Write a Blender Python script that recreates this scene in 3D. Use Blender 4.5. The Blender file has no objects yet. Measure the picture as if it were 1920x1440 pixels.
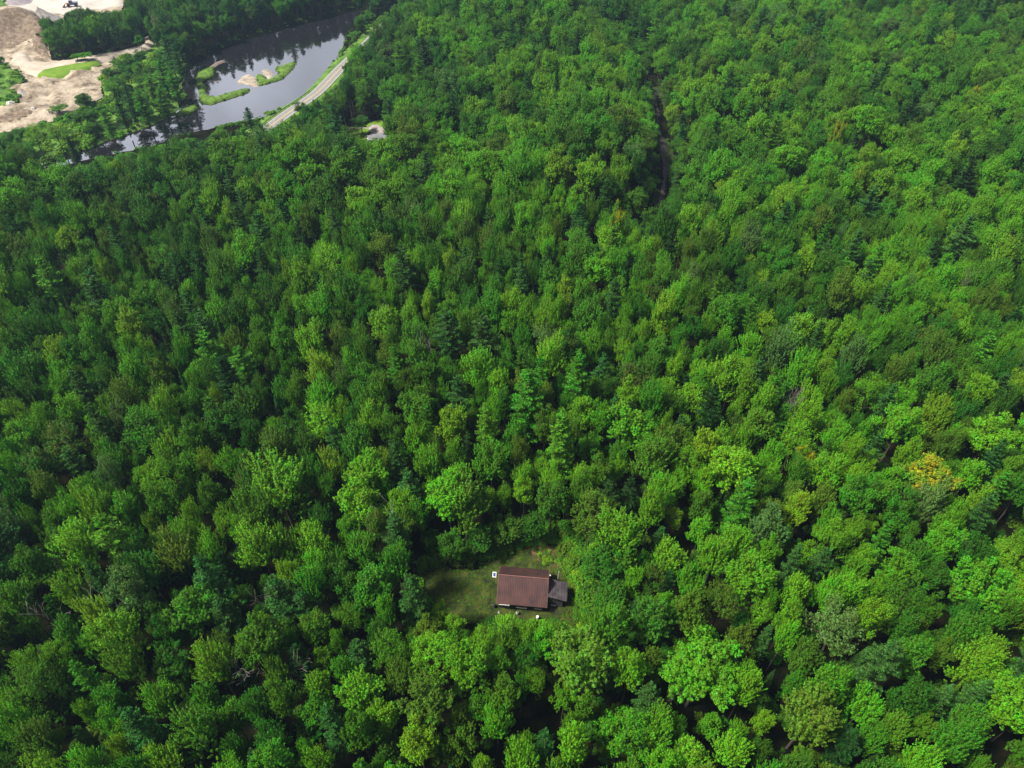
import bpy, bmesh, math, random
import numpy as np
from math import radians, sin, cos, tan, pi
from mathutils import Vector, Matrix
from mathutils.geometry import delaunay_2d_cdt

SC = bpy.context.scene
COL = SC.collection
# ------------------------------------------------------------------ camera
HC = 120.0; PITCH = radians(44); FOV = radians(72)
cam_d = bpy.data.cameras.new('camera'); cam = bpy.data.objects.new('camera', cam_d); COL.objects.link(cam)
cam_d.sensor_width = 36; cam_d.lens = 18 / tan(FOV / 2); cam_d.clip_end = 6000; cam_d.clip_start = 0.5
cam.location = (0, 0, HC); cam.rotation_euler = (pi / 2 - PITCH, 0, 0)
SC.camera = cam
# ------------------------------------------------------------------ light
SUN_EL, SUN_AZ = 57.0, -102.0          # azimuth measured from +Y towards +X
w = bpy.data.worlds.new('World'); SC.world = w; w.use_nodes = True
nt = w.node_tree; bg = nt.nodes['Background']
sky = nt.nodes.new('ShaderNodeTexSky'); sky.sky_type = 'NISHITA'; sky.sun_disc = False
sky.sun_elevation = radians(SUN_EL); sky.sun_rotation = radians(SUN_AZ)
sky.dust_density = 7.0; sky.air_density = 1.2; sky.ozone_density = 1.0
bg.inputs[1].default_value = 0.05; nt.links.new(sky.outputs[0], bg.inputs[0])
# a bank of bright cloud over the northern horizon (what the river mirrors)
def _m(op, a, b=None, c=None):
    k = nt.nodes.new('ShaderNodeMath'); k.operation = op
    for i, v in enumerate((a, b, c)):
        if v is None: continue
        if isinstance(v, (int, float)): k.inputs[i].default_value = v
        else: nt.links.new(v, k.inputs[i])
    return k.outputs[0]
def _ss(v, a, b):
    k = nt.nodes.new('ShaderNodeMapRange'); k.interpolation_type = 'SMOOTHSTEP'; nt.links.new(v, k.inputs[0]); k.inputs[1].default_value = a; k.inputs[2].default_value = b; return k.outputs[0]
_tc = nt.nodes.new('ShaderNodeTexCoord'); _sp = nt.nodes.new('ShaderNodeSeparateXYZ'); nt.links.new(_tc.outputs['Generated'], _sp.inputs[0])
_cn = nt.nodes.new('ShaderNodeTexNoise'); _cn.inputs['Scale'].default_value = 3.2; _cn.inputs['Detail'].default_value = 5; nt.links.new(_tc.outputs['Generated'], _cn.inputs['Vector'])
_mask = _m('MULTIPLY', _m('MULTIPLY', _ss(_sp.outputs[2], 0.0, .12), _m('SUBTRACT', 1.0, _ss(_sp.outputs[2], .42, .62))), _ss(_sp.outputs[1], .25, .7))
_mask = _m('MULTIPLY', _mask, _m('ADD', _m('MULTIPLY', _ss(_cn.outputs[0], .38, .62), .5), .6))
bg2 = nt.nodes.new('ShaderNodeBackground'); bg2.inputs[0].default_value = (.86, .88, 1, 1); nt.links.new(_m('MULTIPLY', _mask, 1.2), bg2.inputs[1])
_ad = nt.nodes.new('ShaderNodeAddShader'); nt.links.new(bg.outputs[0], _ad.inputs[0]); nt.links.new(bg2.outputs[0], _ad.inputs[1]); nt.links.new(_ad.outputs[0], nt.nodes['World Output'].inputs[0])
sd = bpy.data.lights.new('sun', 'SUN'); sun = bpy.data.objects.new('sun', sd); COL.objects.link(sun)
sd.energy = 5.0; sd.angle = radians(8); sd.color = (1, 0.955, 0.86)
_el, _az = radians(SUN_EL), radians(SUN_AZ)
sdir = Vector((sin(_az) * cos(_el), cos(_az) * cos(_el), sin(_el)))
sun.rotation_euler = sdir.to_track_quat('Z', 'Y').to_euler(); sun.location = (0, 0, 300)
SC.view_settings.view_transform = 'Standard'; SC.view_settings.look = 'None'
SC.view_settings.exposure = 0.47; SC.view_settings.gamma = 1.0
SC.cycles.use_denoising = True
SC.cycles.max_bounces = 5; SC.cycles.diffuse_bounces = 3; SC.cycles.glossy_bounces = 2
SC.cycles.transmission_bounces = 3; SC.cycles.transparent_max_bounces = 4; SC.cycles.volume_bounces = 0

# ------------------------------------------------------------------ photo pixel (1920x1440) -> place
F = 960 / tan(FOV / 2)
def G(px, py, z=0.0):
    u = (px - 960) / F; v = (720 - py) / F
    d = (u, v * sin(PITCH) + cos(PITCH), v * cos(PITCH) - sin(PITCH)); t = (z - HC) / d[2]
    return (d[0] * t, d[1] * t, z)
def PJ(x, y, z):
    dz = z - HC; dep = y * cos(PITCH) - dz * sin(PITCH); up = y * sin(PITCH) + dz * cos(PITCH)
    return 960 + F * x / dep, 720 - F * up / dep, F / dep
rng = np.random.default_rng(7); random.seed(7)

ZV = -12.0; ZW = -13.3
EDGE = [G(-1300, 420, 0), G(-300, 372, 0), G(0, 372, 0), G(200, 372, 0), G(360, 362, 0), G(480, 345, 0), G(640, 345, 0), G(760, 330, 0), G(830, 260, 0),
        G(840, 170, 0), G(830, 80, 0), G(820, -20, 0), G(800, -120, 0)]
EDGE = np.array([(p[0], p[1]) for p in EDGE])
def seg_dist(P, A, B):
    d = B - A; t = np.clip(((P - A) @ d) / (d @ d), 0, 1)
    return np.linalg.norm(P - (A + t[:, None] * d), axis=1)
def line_dist(P, L):
    r = np.full(len(P), 1e9)
    for i in range(len(L) - 1): r = np.minimum(r, seg_dist(P, L[i], L[i + 1]))
    return r
def inside(P, poly):
    x, y = P[:, 0], P[:, 1]; r = np.zeros(len(P), bool); n = len(poly)
    for i in range(n):
        (x1, y1), (x2, y2) = poly[i], poly[(i + 1) % n]
        if y1 == y2: continue
        c = ((y1 > y) != (y2 > y)) & (x < (x2 - x1) * (y - y1) / (y2 - y1) + x1)
        r ^= c
    return r
def sdf(P, poly):
    poly = np.asarray(poly, float); L = np.vstack([poly, poly[:1]])
    d = line_dist(P, L); return np.where(inside(P, poly), -d, d)
_hv = [tuple(p) for p in EDGE] + [(-60, 1600), (-3000, 1600), (-3000, 150)]
VALLEY = np.array(_hv)
def W(pts, z): return np.array([G(x, y, z)[:2] for x, y in pts])
NEARBANK = [(-260, 352), (-60, 335), (60, 328), (140, 309), (200, 295), (290, 277), (350, 254), (420, 240), (460, 232), (500, 221), (540, 205), (575, 184), (600, 158), (625, 128), (642, 98), (655, 60), (680, 20), (700, -20), (720, -70)]
FARBANK = [(740, -110), (735, -60), (705, -8), (690, 12), (640, 25), (560, 45), (500, 62), (470, 70), (400, 96), (352, 126), (336, 165), (338, 200), (288, 231), (210, 258), (140, 280), (60, 304), (-60, 322), (-260, 338)]
RIVER = W(NEARBANK + FARBANK, ZW)
TRL = None
def vnoise(x, y, s, seed=0):
    a = np.sin(x / s * 1.3 + seed) * np.cos(y / s * 1.1 + seed * 2.1) + 0.5 * np.sin(x / s * 2.7 + y / s * 1.9 + seed * 3.3) + 0.35 * np.cos(y / s * 4.1 - x / s * 3.2 + seed)
    return a / 1.85
TRL = W([(1176, 500), (1200, 455), (1222, 425), (1236, 398), (1244, 360), (1246, 320), (1244, 285), (1240, 250), (1236, 215), (1228, 180), (1205, 140), (1150, 105), (1095, 85), (1050, 40), (1030, -20)], -4.0)
RIDGE = W([(1010, 40), (1080, 180), (1110, 300), (1090, 420)], 3)
def H(x, y):
    """terrain height"""
    x = np.atleast_1d(np.asarray(x, float)); y = np.atleast_1d(np.asarray(y, float)); P = np.c_[x, y]
    s = sdf(P, VALLEY); S = np.clip((-s + 6) / 44, 0, 1); S = S * S * (3 - 2 * S)
    clr = np.clip((np.hypot(x + 2, y - 68) - 16) / 25, 0, 1)
    up = (3.2 * vnoise(x, y, 46, 1) + 1.2 * vnoise(x, y, 17, 4)) * clr
    dt = line_dist(P, TRL); dr = line_dist(P, RIDGE)
    up = up * 1.35 - 5.5 * np.exp(-(dt / 17) ** 2) + 6.5 * np.exp(-(dr / 26) ** 2)
    h = ZV * S + up * (1 - S)
    r = sdf(P, RIVER); R = np.clip((-r + 0.5) / 4.0, 0, 1)
    return h * (1 - R) + (ZW - 2.2) * R
def h1(x, y): return float(H(x, y)[0])

# ------------------------------------------------------------------ materials
def mat(name): 
    m = bpy.data.materials.new(name); m.use_nodes = True; return m, m.node_tree, m.node_tree.nodes['Principled BSDF']
def surf(name, c1, c2, scale=1.0, rough=0.9, c3=None, bump=0.0, detail=6, metallic=0.0, spec=0.3, dist=0.1):
    m, t, b = mat(name); N = t.nodes; L = t.links
    g = N.new('ShaderNodeNewGeometry'); n = N.new('ShaderNodeTexNoise'); n.inputs['Scale'].default_value = scale; n.inputs['Detail'].default_value = detail; n.inputs['Roughness'].default_value = .65
    L.new(g.outputs['Position'], n.inputs['Vector'])
    r = N.new('ShaderNodeValToRGB'); e = r.color_ramp.elements; e[0].position = .36; e[1].position = .64
    e[0].color = (*c1, 1); e[1].color = (*c2, 1)
    if c3: k = e.new(.5); k.color = (*c3, 1)
    L.new(n.outputs[0], r.inputs[0]); L.new(r.outputs[0], b.inputs['Base Color'])
    b.inputs['Roughness'].default_value = rough; b.inputs['Metallic'].default_value = metallic; b.inputs['Specular IOR Level'].default_value = spec
    if bump:
        n2 = N.new('ShaderNodeTexNoise'); n2.inputs['Scale'].default_value = scale * 4; n2.inputs['Detail'].default_value = 8; L.new(g.outputs['Position'], n2.inputs['Vector'])
        bp = N.new('ShaderNodeBump'); bp.inputs['Strength'].default_value = bump; bp.inputs['Distance'].default_value = dist; L.new(n2.outputs[0], bp.inputs['Height']); L.new(bp.outputs[0], b.inputs['Normal'])
    return m
def foliage(name, col, var=0.17, trans=0.12, second=None, h0=0.466):
    m, t, b = mat(name); N = t.nodes; L = t.links
    info = N.new('ShaderNodeObjectInfo'); geo = N.new('ShaderNodeNewGeometry')
    tc = N.new('ShaderNodeTexCoord'); no = N.new('ShaderNodeTexNoise'); no.inputs['Scale'].default_value = 0.45; no.inputs['Detail'].default_value = 2
    L.new(tc.outputs['Object'], no.inputs['Vector'])
    def mth(op, a, b_, c=None):
        k = N.new('ShaderNodeMath'); k.operation = op
        for i, v in enumerate((a, b_, c)):
            if v is None: continue
            if isinstance(v, (int, float)): k.inputs[i].default_value = v
            else: L.new(v, k.inputs[i])
        return k.outputs[0]
    hsv = N.new('ShaderNodeHueSaturation'); hsv.inputs['Color'].default_value = (*col, 1)
    if second:
        mx = N.new('ShaderNodeMix'); mx.data_type = 'RGBA'; mx.inputs[6].default_value = (*col, 1); mx.inputs[7].default_value = (*second, 1)
        st = N.new('ShaderNodeValToRGB'); st.color_ramp.elements[0].position = .43; st.color_ramp.elements[1].position = .53
        L.new(no.outputs[0], st.inputs[0]); L.new(st.outputs[0], mx.inputs[0]); L.new(mx.outputs[2], hsv.inputs['Color'])
    hue = mth('ADD', mth('MULTIPLY', info.outputs['Random'], 0.028), h0)
    hue = mth('ADD', hue, mth('MULTIPLY', mth('SUBTRACT', geo.outputs['Random Per Island'], .5), 0.03))
    hue = mth('ADD', hue, mth('MULTIPLY', mth('SUBTRACT', no.outputs[0], .5), 0.09))
    L.new(hue, hsv.inputs['Hue'])
    wn = N.new('ShaderNodeTexWhiteNoise'); wn.noise_dimensions = '1D'; L.new(info.outputs['Random'], wn.inputs['W'])
    val = mth('MULTIPLY', mth('ADD', mth('MULTIPLY', wn.outputs[0], var * 2), 1 - var), mth('ADD', mth('MULTIPLY', geo.outputs['Random Per Island'], 1.0), 0.5))
    val = mth('MULTIPLY', val, mth('ADD', mth('MULTIPLY', no.outputs[0], 1.1), 0.45))
    L.new(val, hsv.inputs['Value'])
    L.new(hsv.outputs[0], b.inputs['Base Color']); b.inputs['Roughness'].default_value = .55; b.inputs['Specular IOR Level'].default_value = .14
    tr = N.new('ShaderNodeBsdfTranslucent'); L.new(hsv.outputs[0], tr.inputs['Color'])
    ms = N.new('ShaderNodeMixShader'); ms.inputs[0].default_value = trans
    L.new(b.outputs[0], ms.inputs[1]); L.new(tr.outputs[0], ms.inputs[2]); L.new(ms.outputs[0], N['Material Output'].inputs[0])
    return m
TONES = {
 'bright green': foliage('leaf_bright_green', (.064, .275, .006)),
 'mid green': foliage('leaf_mid_green', (.038, .185, .006)),
 'deep green': foliage('leaf_deep_green', (.022, .125, .005)),
 'olive green': foliage('leaf_olive_green', (.052, .145, .007)),
 'yellow-green': foliage('leaf_yellow_green', (.092, .275, .007)),
 'grey-green': foliage('leaf_grey_green', (.060, .165, .030)),
 'golden': foliage('leaf_golden', (.34, .36, .010), .12, second=(.09, .22, .010), h0=.49),
 'rusty': foliage('leaf_rusty', (.066, .118, .010), .2, second=(.04, .13, .008), h0=.48),
 'blue-green': foliage('needle_blue_green', (.030, .14, .022)),
 'pale green': foliage('needle_pale_green', (.052, .24, .012)),
 'dark green': foliage('needle_dark_green', (.012, .066, .009)),
}
M_BARK = surf('bark', (.05, .038, .028), (.12, .10, .08), 3, bump=.3)
M_PALE = surf('pale_dead_wood', (.15, .135, .12), (.30, .28, .25), 4)

# ------------------------------------------------------------------ mesh helpers
def mesh_obj(name, V, Fc, m=None, parent=None, link=True, smooth=False, mats=None, mi=None):
    me = bpy.data.meshes.new(name)
    V = np.asarray(V, float)
    if isinstance(Fc, np.ndarray):
        n, k = Fc.shape
        me.vertices.add(len(V)); me.vertices.foreach_set('co', V.ravel())
        me.loops.add(n * k); me.loops.foreach_set('vertex_index', Fc.ravel().astype(np.int32))
        me.polygons.add(n); me.polygons.foreach_set('loop_start', (np.arange(n) * k).astype(np.int32))
        me.update(calc_edges=True)
    else:
        me.from_pydata([tuple(v) for v in V], [], [tuple(f) for f in Fc]); me.update()
    for q in (mats or ([m] if m else [])): me.materials.append(q)
    if mi is not None: me.polygons.foreach_set('material_index', np.asarray(mi, np.int32))
    if smooth: me.polygons.foreach_set('use_smooth', np.ones(len(me.polygons), bool))
    o = bpy.data.objects.new(name, me)
    if link: COL.objects.link(o)
    if parent: o.parent = parent
    return o
def tag(o, label=None, cat=None, group=None, kind=None):
    if label: o['label'] = label
    if cat: o['category'] = cat
    if group: o['group'] = group
    if kind: o['kind'] = kind
    return o
def thing(name, label, cat, loc=(0, 0, 0), rz=0, group=None):
    o = bpy.data.objects.new(name, None); COL.objects.link(o); o.location = loc; o.rotation_euler = (0, 0, rz)
    return tag(o, label, cat, group)
class MB:
    """collects shapes for ONE mesh"""
    def __init__(s): s.v = []; s.f = []
    def add(s, V, Fc):
        b = len(s.v); s.v += [tuple(p) for p in V]; s.f += [tuple(b + i for i in f) for f in Fc]; return s
    def box(s, x0, x1, y0, y1, z0, z1):
        V = [(x, y, z) for x in (x0, x1) for y in (y0, y1) for z in (z0, z1)]
        return s.add(V, [(0, 1, 3, 2), (4, 6, 7, 5), (0, 4, 5, 1), (2, 3, 7, 6), (0, 2, 6, 4), (1, 5, 7, 3)])
    def tube(s, pts, rad, n=7, cap=True):
        pts = [Vector(p) for p in pts]; rings = []
        for i, p in enumerate(pts):
            d = (pts[min(i + 1, len(pts) - 1)] - pts[max(i - 1, 0)]).normalized()
            a = d.orthogonal().normalized() if abs(d.z) < .95 else d.cross(Vector((0, 1, 0))).normalized(); c = d.cross(a)
            rings.append([p + (a * cos(2 * pi * k / n) + c * sin(2 * pi * k / n)) * rad[i] for k in range(n)])
        V = [q for r in rings for q in r]; Fc = []
        for i in range(len(pts) - 1):
            for k in range(n): Fc.append((i * n + k, i * n + (k + 1) % n, (i + 1) * n + (k + 1) % n, (i + 1) * n + k))
        if cap: Fc += [tuple(range(n))[::-1], tuple((len(pts) - 1) * n + k for k in range(n))]
        return s.add(V, Fc)
    def build(s, name, m, parent=None, smooth=False): return mesh_obj(name, s.v, s.f, m, parent, smooth=smooth)

# ------------------------------------------------------------------ foliage generators
def quads(C, Nn, size, r, asp=0.6):
    n = len(C); Nn = Nn / (np.linalg.norm(Nn, axis=1, keepdims=True) + 1e-9)
    a = r.normal(size=(n, 3)); a -= (a * Nn).sum(1, keepdims=True) * Nn; a /= np.linalg.norm(a, axis=1, keepdims=True) + 1e-9
    b = np.cross(Nn, a); s = np.asarray(size).reshape(-1, 1) * np.ones((n, 1))
    V = np.stack([C - a * s * .6, C + b * s * asp * .5 + a * s * .05, C + a * s * .6, C - b * s * asp * .5 - a * s * .05], 1)
    return V.reshape(-1, 3), np.arange(4 * n).reshape(-1, 4)
def quads_dir(C, D, size, r, asp=0.25):
    """leaf blades laid along directions D"""
    n = len(C); D = D / (np.linalg.norm(D, axis=1, keepdims=True) + 1e-9)
    q = r.normal(size=(n, 3)) + np.array([0, 0, 1.0]); b = np.cross(D, q); b /= np.linalg.norm(b, axis=1, keepdims=True) + 1e-9
    s = np.asarray(size).reshape(-1, 1) * np.ones((n, 1))
    V = np.stack([C - D * s * .5, C + b * s * asp * .5, C + D * s * .5, C - b * s * asp * .5], 1)
    return V.reshape(-1, 3), np.arange(4 * n).reshape(-1, 4)
def unit(v): return v / (np.linalg.norm(v, axis=-1, keepdims=True) + 1e-9)
def tufts(base, axis, L, wid, nleaf, lsize, r):
    """leafy sprays: base(n,3) axis(n,3) -> leaf centres, normals"""
    n = len(base); t = r.random((n, nleaf)) ** .8
    ax = unit(axis)[:, None, :]; rad = unit(r.normal(size=(n, nleaf, 3))); rad -= (rad * ax).sum(2, keepdims=True) * ax; rad = unit(rad)
    ww = (np.sin(np.clip(t, 0, 1) * pi * .86 + .38)) * wid.reshape(-1, 1) * np.sqrt(r.random((n, nleaf)))
    C = base[:, None, :] + ax * (t * L.reshape(-1, 1))[..., None] + rad * ww[..., None]
    Nn = rad * .8 + ax * .9 * t[..., None] + np.array([0, 0, .55]) + r.normal(size=C.shape) * .38
    return C.reshape(-1, 3), Nn.reshape(-1, 3)
def broadleaf(seed, style, Rr=4.0, Ht=17.0):
    r = np.random.default_rng(seed)
    depth = {'round': 11, 'spiky': 11.5, 'tall': 13, 'airy': 11, 'broad': 8.5}[style] * (.92 + .16 * r.random())
    cz = Ht - depth * .47
    nl = {'round': 27, 'spiky': 21, 'tall': 27, 'airy': 22, 'broad': 28}[style]
    k = np.arange(nl) + .5; ph = k * 2.399963 + r.random() * 6; zz = 1 - (k / nl) * 1.62
    rr = np.sqrt(np.clip(1 - zz ** 2, 0, 1)) ** .9
    lob = np.c_[rr * np.cos(ph), rr * np.sin(ph), zz]; lob += r.normal(size=lob.shape) * .2
    wx = {'tall': .78, 'spiky': .9}.get(style, 1.0); env = np.array([Rr * wx * (.88 + .24 * r.random()), Rr * wx * (.88 + .24 * r.random()), depth * .5])
    sc = .54 + .32 * r.random(nl)
    Lc = lob * env * sc[:, None] + np.array([0, 0, cz]); Lr = Rr * (.17 + .13 * r.random(nl))
    st = {'round': 1.25, 'spiky': 1.7, 'tall': 1.6, 'airy': 1.2, 'broad': .9}[style]
    Cs, Ns, Sz = [], [], []
    lean = r.normal(size=2) * .35
    for i in range(nl):
        nt_ = {'round': 17, 'spiky': 14, 'tall': 16, 'airy': 12, 'broad': 16}[style]; j = np.arange(nt_) + .5
        p2 = j * 2.399963 + r.random() * 6; z2 = 1 - j / nt_ * 1.6; r2 = np.sqrt(np.clip(1 - z2 ** 2, 0, 1))
        d = np.c_[r2 * np.cos(p2), r2 * np.sin(p2), z2 * st] + r.normal(size=(nt_, 3)) * .16
        out = unit(Lc[i] - np.array([0, 0, cz - depth * .3]))
        base = Lc[i] + d * Lr[i] * (.45 + .5 * r.random((nt_, 1)))
        up = {'round': .75, 'spiky': 1.5, 'tall': 1.1, 'airy': .8, 'broad': .55}[style]
        ax = unit(d * np.array([1, 1, .6]) * .7 + out * .55 + np.array([0, 0, up]))
        Ls = {'round': 1.05, 'spiky': 2.2, 'tall': 1.45, 'airy': 1.2, 'broad': .95}[style] * (.7 + .7 * r.random(nt_))
        wd = {'round': .37, 'spiky': .28, 'tall': .34, 'airy': .44, 'broad': .37}[style] * (.75 + .5 * r.random(nt_))
        nleaf = {'round': 26, 'spiky': 34, 'tall': 28, 'airy': 20, 'broad': 26}[style]
        C, Nn = tufts(base, ax, Ls, wd, nleaf, .3, r); Cs.append(C); Ns.append(Nn)
        Sz.append(np.full(len(C), .28 if style != 'airy' else .24) * (.7 + .6 * r.random(len(C))))
    ni = 420 if style != 'airy' else 160
    q = unit(r.normal(size=(ni, 3))) * (r.random((ni, 1)) ** .5) * env * .60 + np.array([0, 0, cz - .5])
    Cs.append(q); Ns.append(r.normal(size=(ni, 3)) + [0, 0, 1]); Sz.append(np.full(ni, .75))
    C = np.vstack(Cs); Nn = np.vstack(Ns); S = np.concatenate(Sz)
    C[:, 0] += (C[:, 2] - cz) / depth * lean[0] * 2; C[:, 1] += (C[:, 2] - cz) / depth * lean[1] * 2
    V, Q = quads(C, Nn, S, r)
    t = MB(); t.tube([(0, 0, -1), (.1, 0, Ht * .3), (lean[0], lean[1], Ht * .6), (lean[0], lean[1], Ht * .85)], [.26, .2, .14, .05], 7)
    for i in range(0, nl, 2):
        s0 = Vector((lean[0] * .6, lean[1] * .6, min(Lc[i][2] - .5, Ht * (.40 + .25 * r.random())))); e0 = Vector(Lc[i]); mid = s0.lerp(e0, .5) + Vector((0, 0, .3))
        t.tube([s0, mid, e0], [.09, .06, .02], 5, False)
    return V, Q, t
def conifer(seed, style, Rr=3.6, Ht=20.0):
    r = np.random.default_rng(seed); Cs, Ds, Sz = [], [], []
    t = MB(); t.tube([(0, 0, -1), (.05, .05, Ht * .4), (0, 0, Ht * .97)], [.28, .19, .03], 7)
    z = Ht * (.20 if style == 'spruce' else .22)
    while z < Ht - .3:
        f = (Ht - z) / (Ht * .72)
        if style == 'spruce': Lb = Rr * .62 * min(1, f * 1.25 + .05); nb = 9; dz = .62; rise = -.18
        else: Lb = Rr * min(1, (f * 1.7) ** .75 + .12) * (.55 + .55 * r.random()) ; nb = 6; dz = .95; rise = .22
        p0 = r.random() * 6.28
        for b in range(nb):
            a = p0 + b * 2 * pi / nb + r.normal() * .3; z_ = z + r.normal() * (.32 if style != 'spruce' else .12); L = Lb * (.75 + .4 * r.random()); ri = rise + r.normal() * .08 + (1 - f) * .35
            nn = int(10 + L * (26 if style == 'spruce' else 30)); s = r.random(nn) ** .7
            d = np.array([cos(a), sin(a), 0]); sd_ = np.array([-sin(a), cos(a), 0])
            side = (r.random(nn) * 2 - 1) * (.16 + .30 * L * np.sin(np.clip(s, 0, 1) * pi * .85 + .15) * .62)
            zz = z_ + s * L * ri - (s ** 2) * L * (.10 if style != 'spruce' else .22) + np.abs(side) * (-.12)
            C = d * (s * L)[:, None] + sd_ * side[:, None]; C[:, 2] = zz + r.normal(size=nn) * .07
            D = d * .75 + sd_ * np.sign(side)[:, None] * .75 + np.array([0, 0, .22 if style != 'spruce' else -.05]) + r.normal(size=(nn, 3)) * .22
            Cs.append(C); Ds.append(D); Sz.append(np.full(nn, .52 if style != 'spruce' else .42) * (.7 + .6 * r.random(nn)))
            if b % 2 == 0 and style != 'spruce': t.tube([(0, 0, z), tuple(d * L * .8 + [0, 0, z + L * .8 * ri - .06 * L])], [.05, .015], 4, False)
        z += dz * (.85 + .3 * r.random())
    nn = 40; C = r.normal(size=(nn, 3)) * [.12, .12, .4] + [0, 0, Ht]; Cs.append(C); Ds.append(r.normal(size=(nn, 3)) * .5 + [0, 0, 1]); Sz.append(np.full(nn, .4))
    ni = 160; hh = r.random(ni); rad = (1 - hh) * Rr * .4 * r.random(ni); an = r.random(ni) * 6.28
    Cs.append(np.c_[rad * np.cos(an), rad * np.sin(an), Ht * (.32 + .6 * hh)]); Ds.append(r.normal(size=(ni, 3))); Sz.append(np.full(ni, .9))
    V, Q = quads_dir(np.vstack(Cs), np.vstack(Ds), np.concatenate(Sz), r, .34)
    return V, Q, t
def bush(seed, Rr=1.0):
    r = np.random.default_rng(seed); n = 26; j = np.arange(n) + .5; p = j * 2.4; z = 1 - j / n * 1.1; q = np.sqrt(np.clip(1 - z * z, 0, 1))
    d = np.c_[q * np.cos(p), q * np.sin(p), z * .8] + r.normal(size=(n, 3)) * .15
    C, Nn = tufts(d * Rr * .45, unit(d + [0, 0, .4]), np.full(n, .6) * Rr, np.full(n, .3) * Rr, 26, .25, r)
    return quads(C, Nn, np.full(len(C), .26), r)
def bare(seed, Ht=15.0, spread=1.0):
    r = random.Random(seed); t = MB()
    def grow(p, d, L, rad, lv):
        pts = [p]; rs = [rad]; q = p.copy()
        for i in range(3):
            d = (d + Vector((r.gauss(0, .12), r.gauss(0, .12), .05))).normalized(); q = q + d * L / 3; pts.append(q.copy()); rs.append(max(.025, rad * (1 - (i + 1) * .22)))
        t.tube(pts, rs, 5 if lv > 1 else 4, False)
        if lv > 0:
            for k in range(4 if lv > 1 else 3):
                b = pts[1 + k % 3]; a = r.random() * 6.28
                nd = (d * .65 + Vector((cos(a), sin(a), .25)) * .75 * spread).normalized(); grow(b, nd, L * (.5 + .25 * r.random()), rs[1 + k % 3] * .6, lv - 1)
    grow(Vector((0, 0, Ht * .35)), Vector((0, 0, 1)), Ht * .42, .17, 3)
    t.tube([(0, 0, -1), (0, 0, Ht * .36)], [.26, .17], 7)
    return t

VAR = {}   # style -> list of (crown mesh, trunk mesh, joined mesh, R, Ht)
def add_variant(style, kind, seed, Rr, Ht):
    V, Q, t = (broadleaf(seed, style, Rr, Ht) if kind == 'b' else conifer(seed, style, Rr, Ht))
    c = mesh_obj('crown_shape', V, Q, TONES['mid green'], link=False).data
    tr = mesh_obj('trunk_shape', t.v, t.f, M_BARK, link=False).data
    tf = [f for f in t.f if len(f) == 4]; tf = np.array(tf)
    j = mesh_obj('tree_shape', np.vstack([V, np.array(t.v)]), np.vstack([Q, tf + len(V)]), mats=[TONES['mid green'], M_BARK], mi=np.r_[np.zeros(len(Q)), np.ones(len(tf))], link=False).data
    VAR.setdefault(style, []).append((c, tr, j, Rr, Ht))
for s_, n_ in (('round', 5), ('spiky', 4), ('tall', 3), ('airy', 3), ('broad', 2)):
    for i in range(n_): add_variant(s_, 'b', 100 + 17 * i + len(s_), 4.0, 17.0)
for s_, n_ in (('pine', 4), ('spruce', 3)):
    for i in range(n_): add_variant(s_, 'c', 300 + 13 * i + len(s_), 3.6, 20.0)

# ------------------------------------------------------------------ terrain
def axis_pts(a, b, fine, c0, c1, coarse):
    L = [a]
    while L[-1] < b: L.append(L[-1] + (fine if c0 <= L[-1] < c1 else coarse))
    return np.array(L)
xs = np.r_[-2400, -1500, -900, axis_pts(-600, 600, 2.6, -345, 40, 9), 900, 1500, 2400]; ys = np.r_[-1200, -500, -200, axis_pts(-60, 760, 2.6, 215, 520, 9), 1000, 1500, 2400]
XX, YY = np.meshgrid(xs, ys); hh = H(XX.ravel(), YY.ravel()); nx, ny = len(xs), len(ys)
ii = np.arange(nx * ny).reshape(ny, nx)
FQ = np.stack([ii[:-1, :-1].ravel(), ii[:-1, 1:].ravel(), ii[1:, 1:].ravel(), ii[1:, :-1].ravel()], 1)
M_FLOOR = surf('forest_floor', (.004, .005, .003), (.016, .012, .007), .35, 1, c3=(.007, .009, .003), bump=.5, spec=0)
tag(mesh_obj('ground', np.c_[XX.ravel(), YY.ravel(), hh], FQ, M_FLOOR, smooth=True), kind='structure')

def densify(poly, step, jit=0.0, r=None):
    out = []; n = len(poly)
    for i in range(n):
        a = np.array(poly[i], float); b = np.array(poly[(i + 1) % n], float); k = max(1, int(np.linalg.norm(b - a) / step))
        for j in range(k): out.append(a + (b - a) * j / k)
    out = np.array(out)
    if jit: out += (r or rng).normal(size=out.shape) * jit
    return out
def drape(name, poly, step, m, dz=.1, hf=None, jit=.25, kind='structure', label=None, cat=None, parent=None, edge_drop=.3):
    """a sheet laid on the terrain inside polygon POLY (world x,y), with relief hf(x,y,edge distance)"""
    B = densify(poly, step, jit); mn, mx_ = B.min(0), B.max(0)
    gx, gy = np.meshgrid(np.arange(mn[0], mx_[0], step), np.arange(mn[1], mx_[1], step)); Gp = np.c_[gx.ravel(), gy.ravel()] + rng.normal(size=(gx.size, 2)) * step * .12
    if len(Gp): Gp = Gp[sdf(Gp, B) < -step * .45]
    A = [Vector(p) for p in B] + [Vector(p) for p in Gp]; nb = len(B)
    v, e, f, *_ = delaunay_2d_cdt(A, [], [list(range(nb))], 1, 1e-4)
    P = np.array([(p.x, p.y) for p in v]); d = -sdf(P, B); d[d < 0] = 0
    z = H(P[:, 0], P[:, 1]) + dz
    if hf is not None: z = z + hf(P[:, 0], P[:, 1], d)
    z = z - edge_drop * np.exp(-d / .3) * (d < .3)
    o = mesh_obj(name, np.c_[P, z], [tuple(q) for q in f], m, parent, smooth=True)
    for q in o.data.polygons:
        if q.normal.z < 0: q.flip()
    return tag(o, label, cat, kind=kind)
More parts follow.
